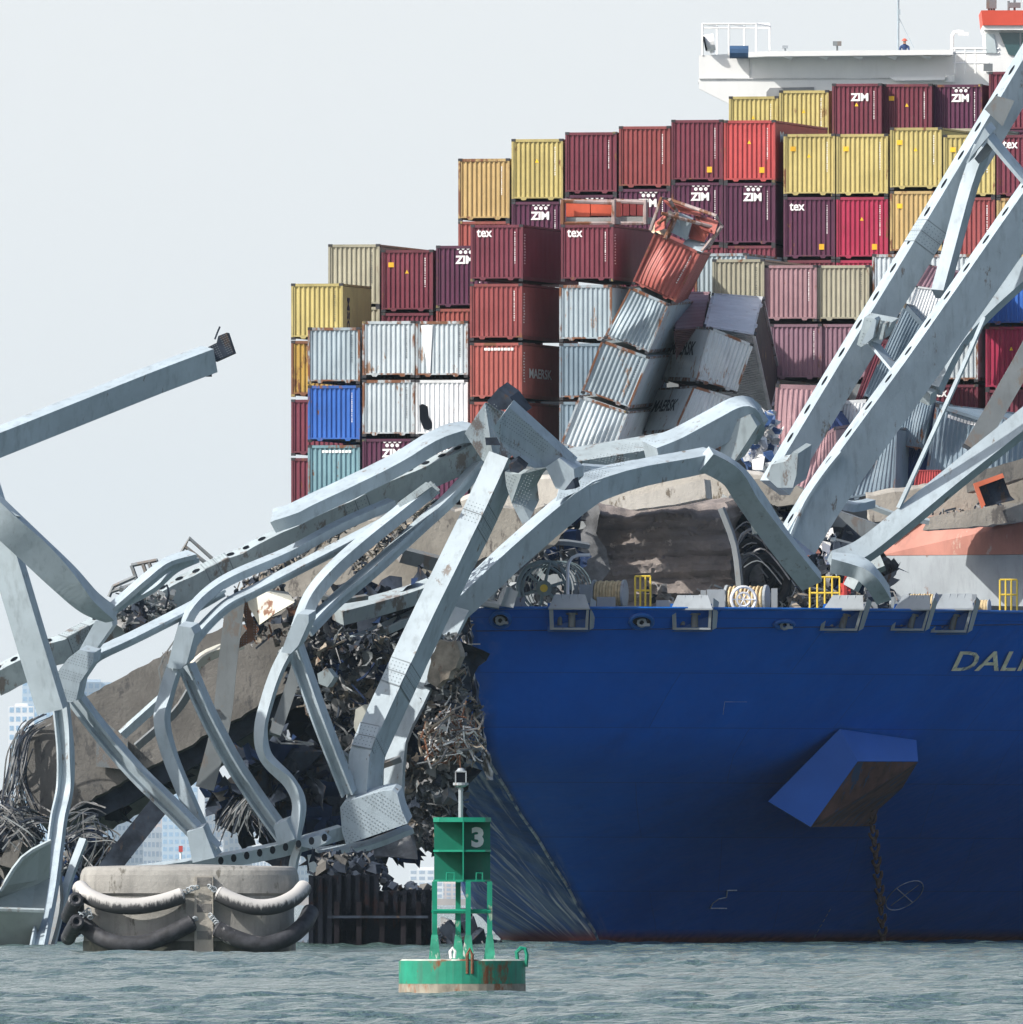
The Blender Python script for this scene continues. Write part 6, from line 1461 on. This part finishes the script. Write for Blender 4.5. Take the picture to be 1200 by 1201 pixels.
# ---------------------------------------------------------------- green buoy
def buoy():
    Y = 503; s = S(Y); GR = mat('buoy_green', (0.0, 0.215, 0.13), .5, var=.18, vscale=1.5, streak=.25, stain=(0.25, 0.34, 0.26), stain_amt=.12, stain_scale=3)
    GRD = mat('buoy_green_daymark', (0.0, 0.14, 0.09), .5, var=.15, vscale=1.5, streak=.15)
    e = empty('navigation_buoy', P(542, 1171, Y), 'green channel buoy with a lattice tower carrying the white number 3', 'buoy')
    c0 = P(542, 1171, Y); r = 74.5/s; cy = Y+r
    def cyl(z0, z1, r0, r1, m, name, n=48):
        mb = MB(); a = [Vector((c0.x+r0*math.cos(2*math.pi*k/n), cy+r0*math.sin(2*math.pi*k/n), z0)) for k in range(n)]; b = [Vector((c0.x+r1*math.cos(2*math.pi*k/n), cy+r1*math.sin(2*math.pi*k/n), z1)) for k in range(n)]
        mb.add(a+b, [(k, (k+1) % n, n+(k+1) % n, n+k) for k in range(n)]+[tuple(range(n, 2*n)), tuple(range(n-1, -1, -1))]); return mb.build(name, m, e)
    zt = P(0, 1127, Y).z; zm = P(0, 1154, Y).z
    hullm = mat('buoy_float', (0.01, 0.23, 0.145), .6, var=.2, vscale=2, streak=.8, stain=(0.15, 0.055, 0.02), stain_amt=.40, stain_scale=1.3, stretch=(1.6, 1.6, .10))
    cyl(zm, zt, r, r, hullm, 'float_body')
    cyl(-.5, zm-.002, r*1.003, r*1.003, mat('buoy_boot_band', (0.27, 0.25, 0.20), .8, var=.4, vscale=3, streak=.5, stain=(0.22, 0.09, 0.04), stain_amt=.5), 'waterline_band')
    cyl(zt+.001, zt+.03, r*.99, r*.95, mat('buoy_deck', (0.40, 0.45, 0.40), .8, var=.3, vscale=3, stain=RUST, stain_amt=.4), 'float_deck')
    def b(mb, x0, x1, y0, y1, d0=0., d1=.08): mb.prism([P(x0, y1, Y+r+d0), P(x1, y1, Y+r+d0), P(x1, y0, Y+r+d0), P(x0, y0, Y+r+d0)], (0, d1-d0, 0))
    # daymark: crossed plates between three shelves
    hw = 33/s; cxm = P(542, 1000, Y).x; z0 = P(0, 1033, Y+r).z; z1 = P(0, 963, Y+r).z; zm2 = P(0, 998, Y+r).z
    zz = (z1-z0)
    mb = MB(); mb.box((cxm, cy, (z0+z1)/2), (2*hw, .02, zz)); mb.build('daymark_panel', GRD, e)
    mb = MB(); mb.box((cxm+.02, cy-.012-hw*.5, (z0+z1)/2), (.025, hw, zz)); mb.box((cxm+.02, cy+.012+hw*.5, (z0+z1)/2), (.025, hw, zz)); mb.build('daymark_fin', GR, e)
    for z in (z0, zm2, z1):
        mb = MB(); q = [(1, -.35), (.8, -.85), (0.02, -1), (-.8, -.85), (-1, -.35), (-1, .35), (-.8, .85), (.8, .85), (1, .35)]
        mb.prism([Vector((cxm+x*hw*1.03, cy+y*hw, z-.02)) for x, y in q], (0, 0, .04 if z < z1 else .09)); mb.build('daymark_shelf', GR, e)
    mb = MB(); put_text(mb, '3', (P(553, 0, cy).x, cy-.014, P(0, 994, cy).z), (14.5/S(cy), 0, 0), (0, 0, 24/S(cy)), .05); mb.build('number', WHITEL, e)
    # legs and rings
    for sx, sy in ((-1, -.75), (1, -.75), (-.15, 1), (.22, -1.0)):
        mb = MB(); x = cxm+sx*hw*.98; y = cy+sy*hw; mb.box((x, y, (zt+z0)/2), (.10, .10, z0-zt-.03)); mb.build('leg', GR, e)
        mb = MB(); q = .15; mb.prism([Vector((x-q*.75, y-.07, zt+.03)), Vector((x+q*.75, y-.07, zt+.03)), Vector((x+.06, y-.07, zt+.5)), Vector((x-.06, y-.07, zt+.5))], (0, .14, 0)); mb.build('leg_gusset', mat('buoy_gusset', (0.03, 0.28, 0.18), .6, var=.3, vscale=4, stain=(0.6, 0.6, 0.56), stain_amt=.25, stain_scale=5), e)
    zr = P(0, 1069, Y+r).z
    mb = MB(); cs = [Vector((cxm+sx*hw*1.02, cy+sy*hw*.8, zr)) for sx, sy in ((-1, -1), (1, -1), (1, 1), (-1, 1))]
    for i in range(4): mb.cyl(cs[i], cs[(i+1) % 4], .045, 6)
    mb.build('cross_brace', GR, e)
    mb = MB(); mb.tube([P(524, 1032, Y+.35), P(524, 1024, Y+.35), P(533, 1024, Y+.35), P(533, 1032, Y+.35)], .018, 5); mb.tube([P(559, 1032, Y+.35), P(559, 1024, Y+.35), P(566, 1024, Y+.35), P(566, 1032, Y+.35)], .018, 5); mb.build('grab_handle', GR, e)
    # pole and lantern
    MB().cyl(P(540.5, 962, cy), P(540.5, 922, cy), .045, 8).build('pole', GREYD, e)
    lc = P(540.5, 921, cy); mb = MB(); mb.cyl(lc, lc+Vector((0, 0, .05)), .15, 14); mb.tube([lc+Vector((0, 0, -.04)), lc], [.07, .14], 12); l = mb.build('lantern_base', GREYD, e)
    mb = MB(); mb.box(lc+Vector((0, 0, .15)), (.185, .185, .2)); mb.build('lantern', HOLE, e)
    mb = MB()
    for sx in (-1, 1): mb.box(lc+Vector((sx*.1, -.09, .15)), (.025, .03, .2))
    mb.box(lc+Vector((0, 0, .262)), (.22, .22, .025)); mb.tube([lc+Vector((0, 0, .275)), lc+Vector((0, 0, .33))], [.09, .05], 10); mb.build('lantern_cage', GREYD, e)
    MB().cyl(lc+Vector((-.01, 0, .33)), lc+Vector((-.02, 0, .58)), .008, 4).build('spike', RUSTM, e)
    # lifting lugs
    mb = MB(); mb.tube([P(551+q, y, Y+.02) for q, y in ((-3, 1142), (-3, 1120), (0, 1113), (3, 1120), (3, 1142))], .035, 6); mb.build('lifting_lug', RUSTM, e)
    mb = MB(); mb.tube([P(x, y, Y+.9) for x, y in ((607, 1126), (606, 1117), (611, 1112), (616, 1113), (618, 1120), (617, 1134))], .04, 6); mb.build('lifting_lug', GR, e)
    mb = MB(); mb.tube([P(x, y, Y+.5) for x, y in ((529, 1124), (528, 1116), (531, 1112), (534, 1116), (533, 1124))], .03, 6); mb.build('lifting_lug', WHITEL, e)
buoy()
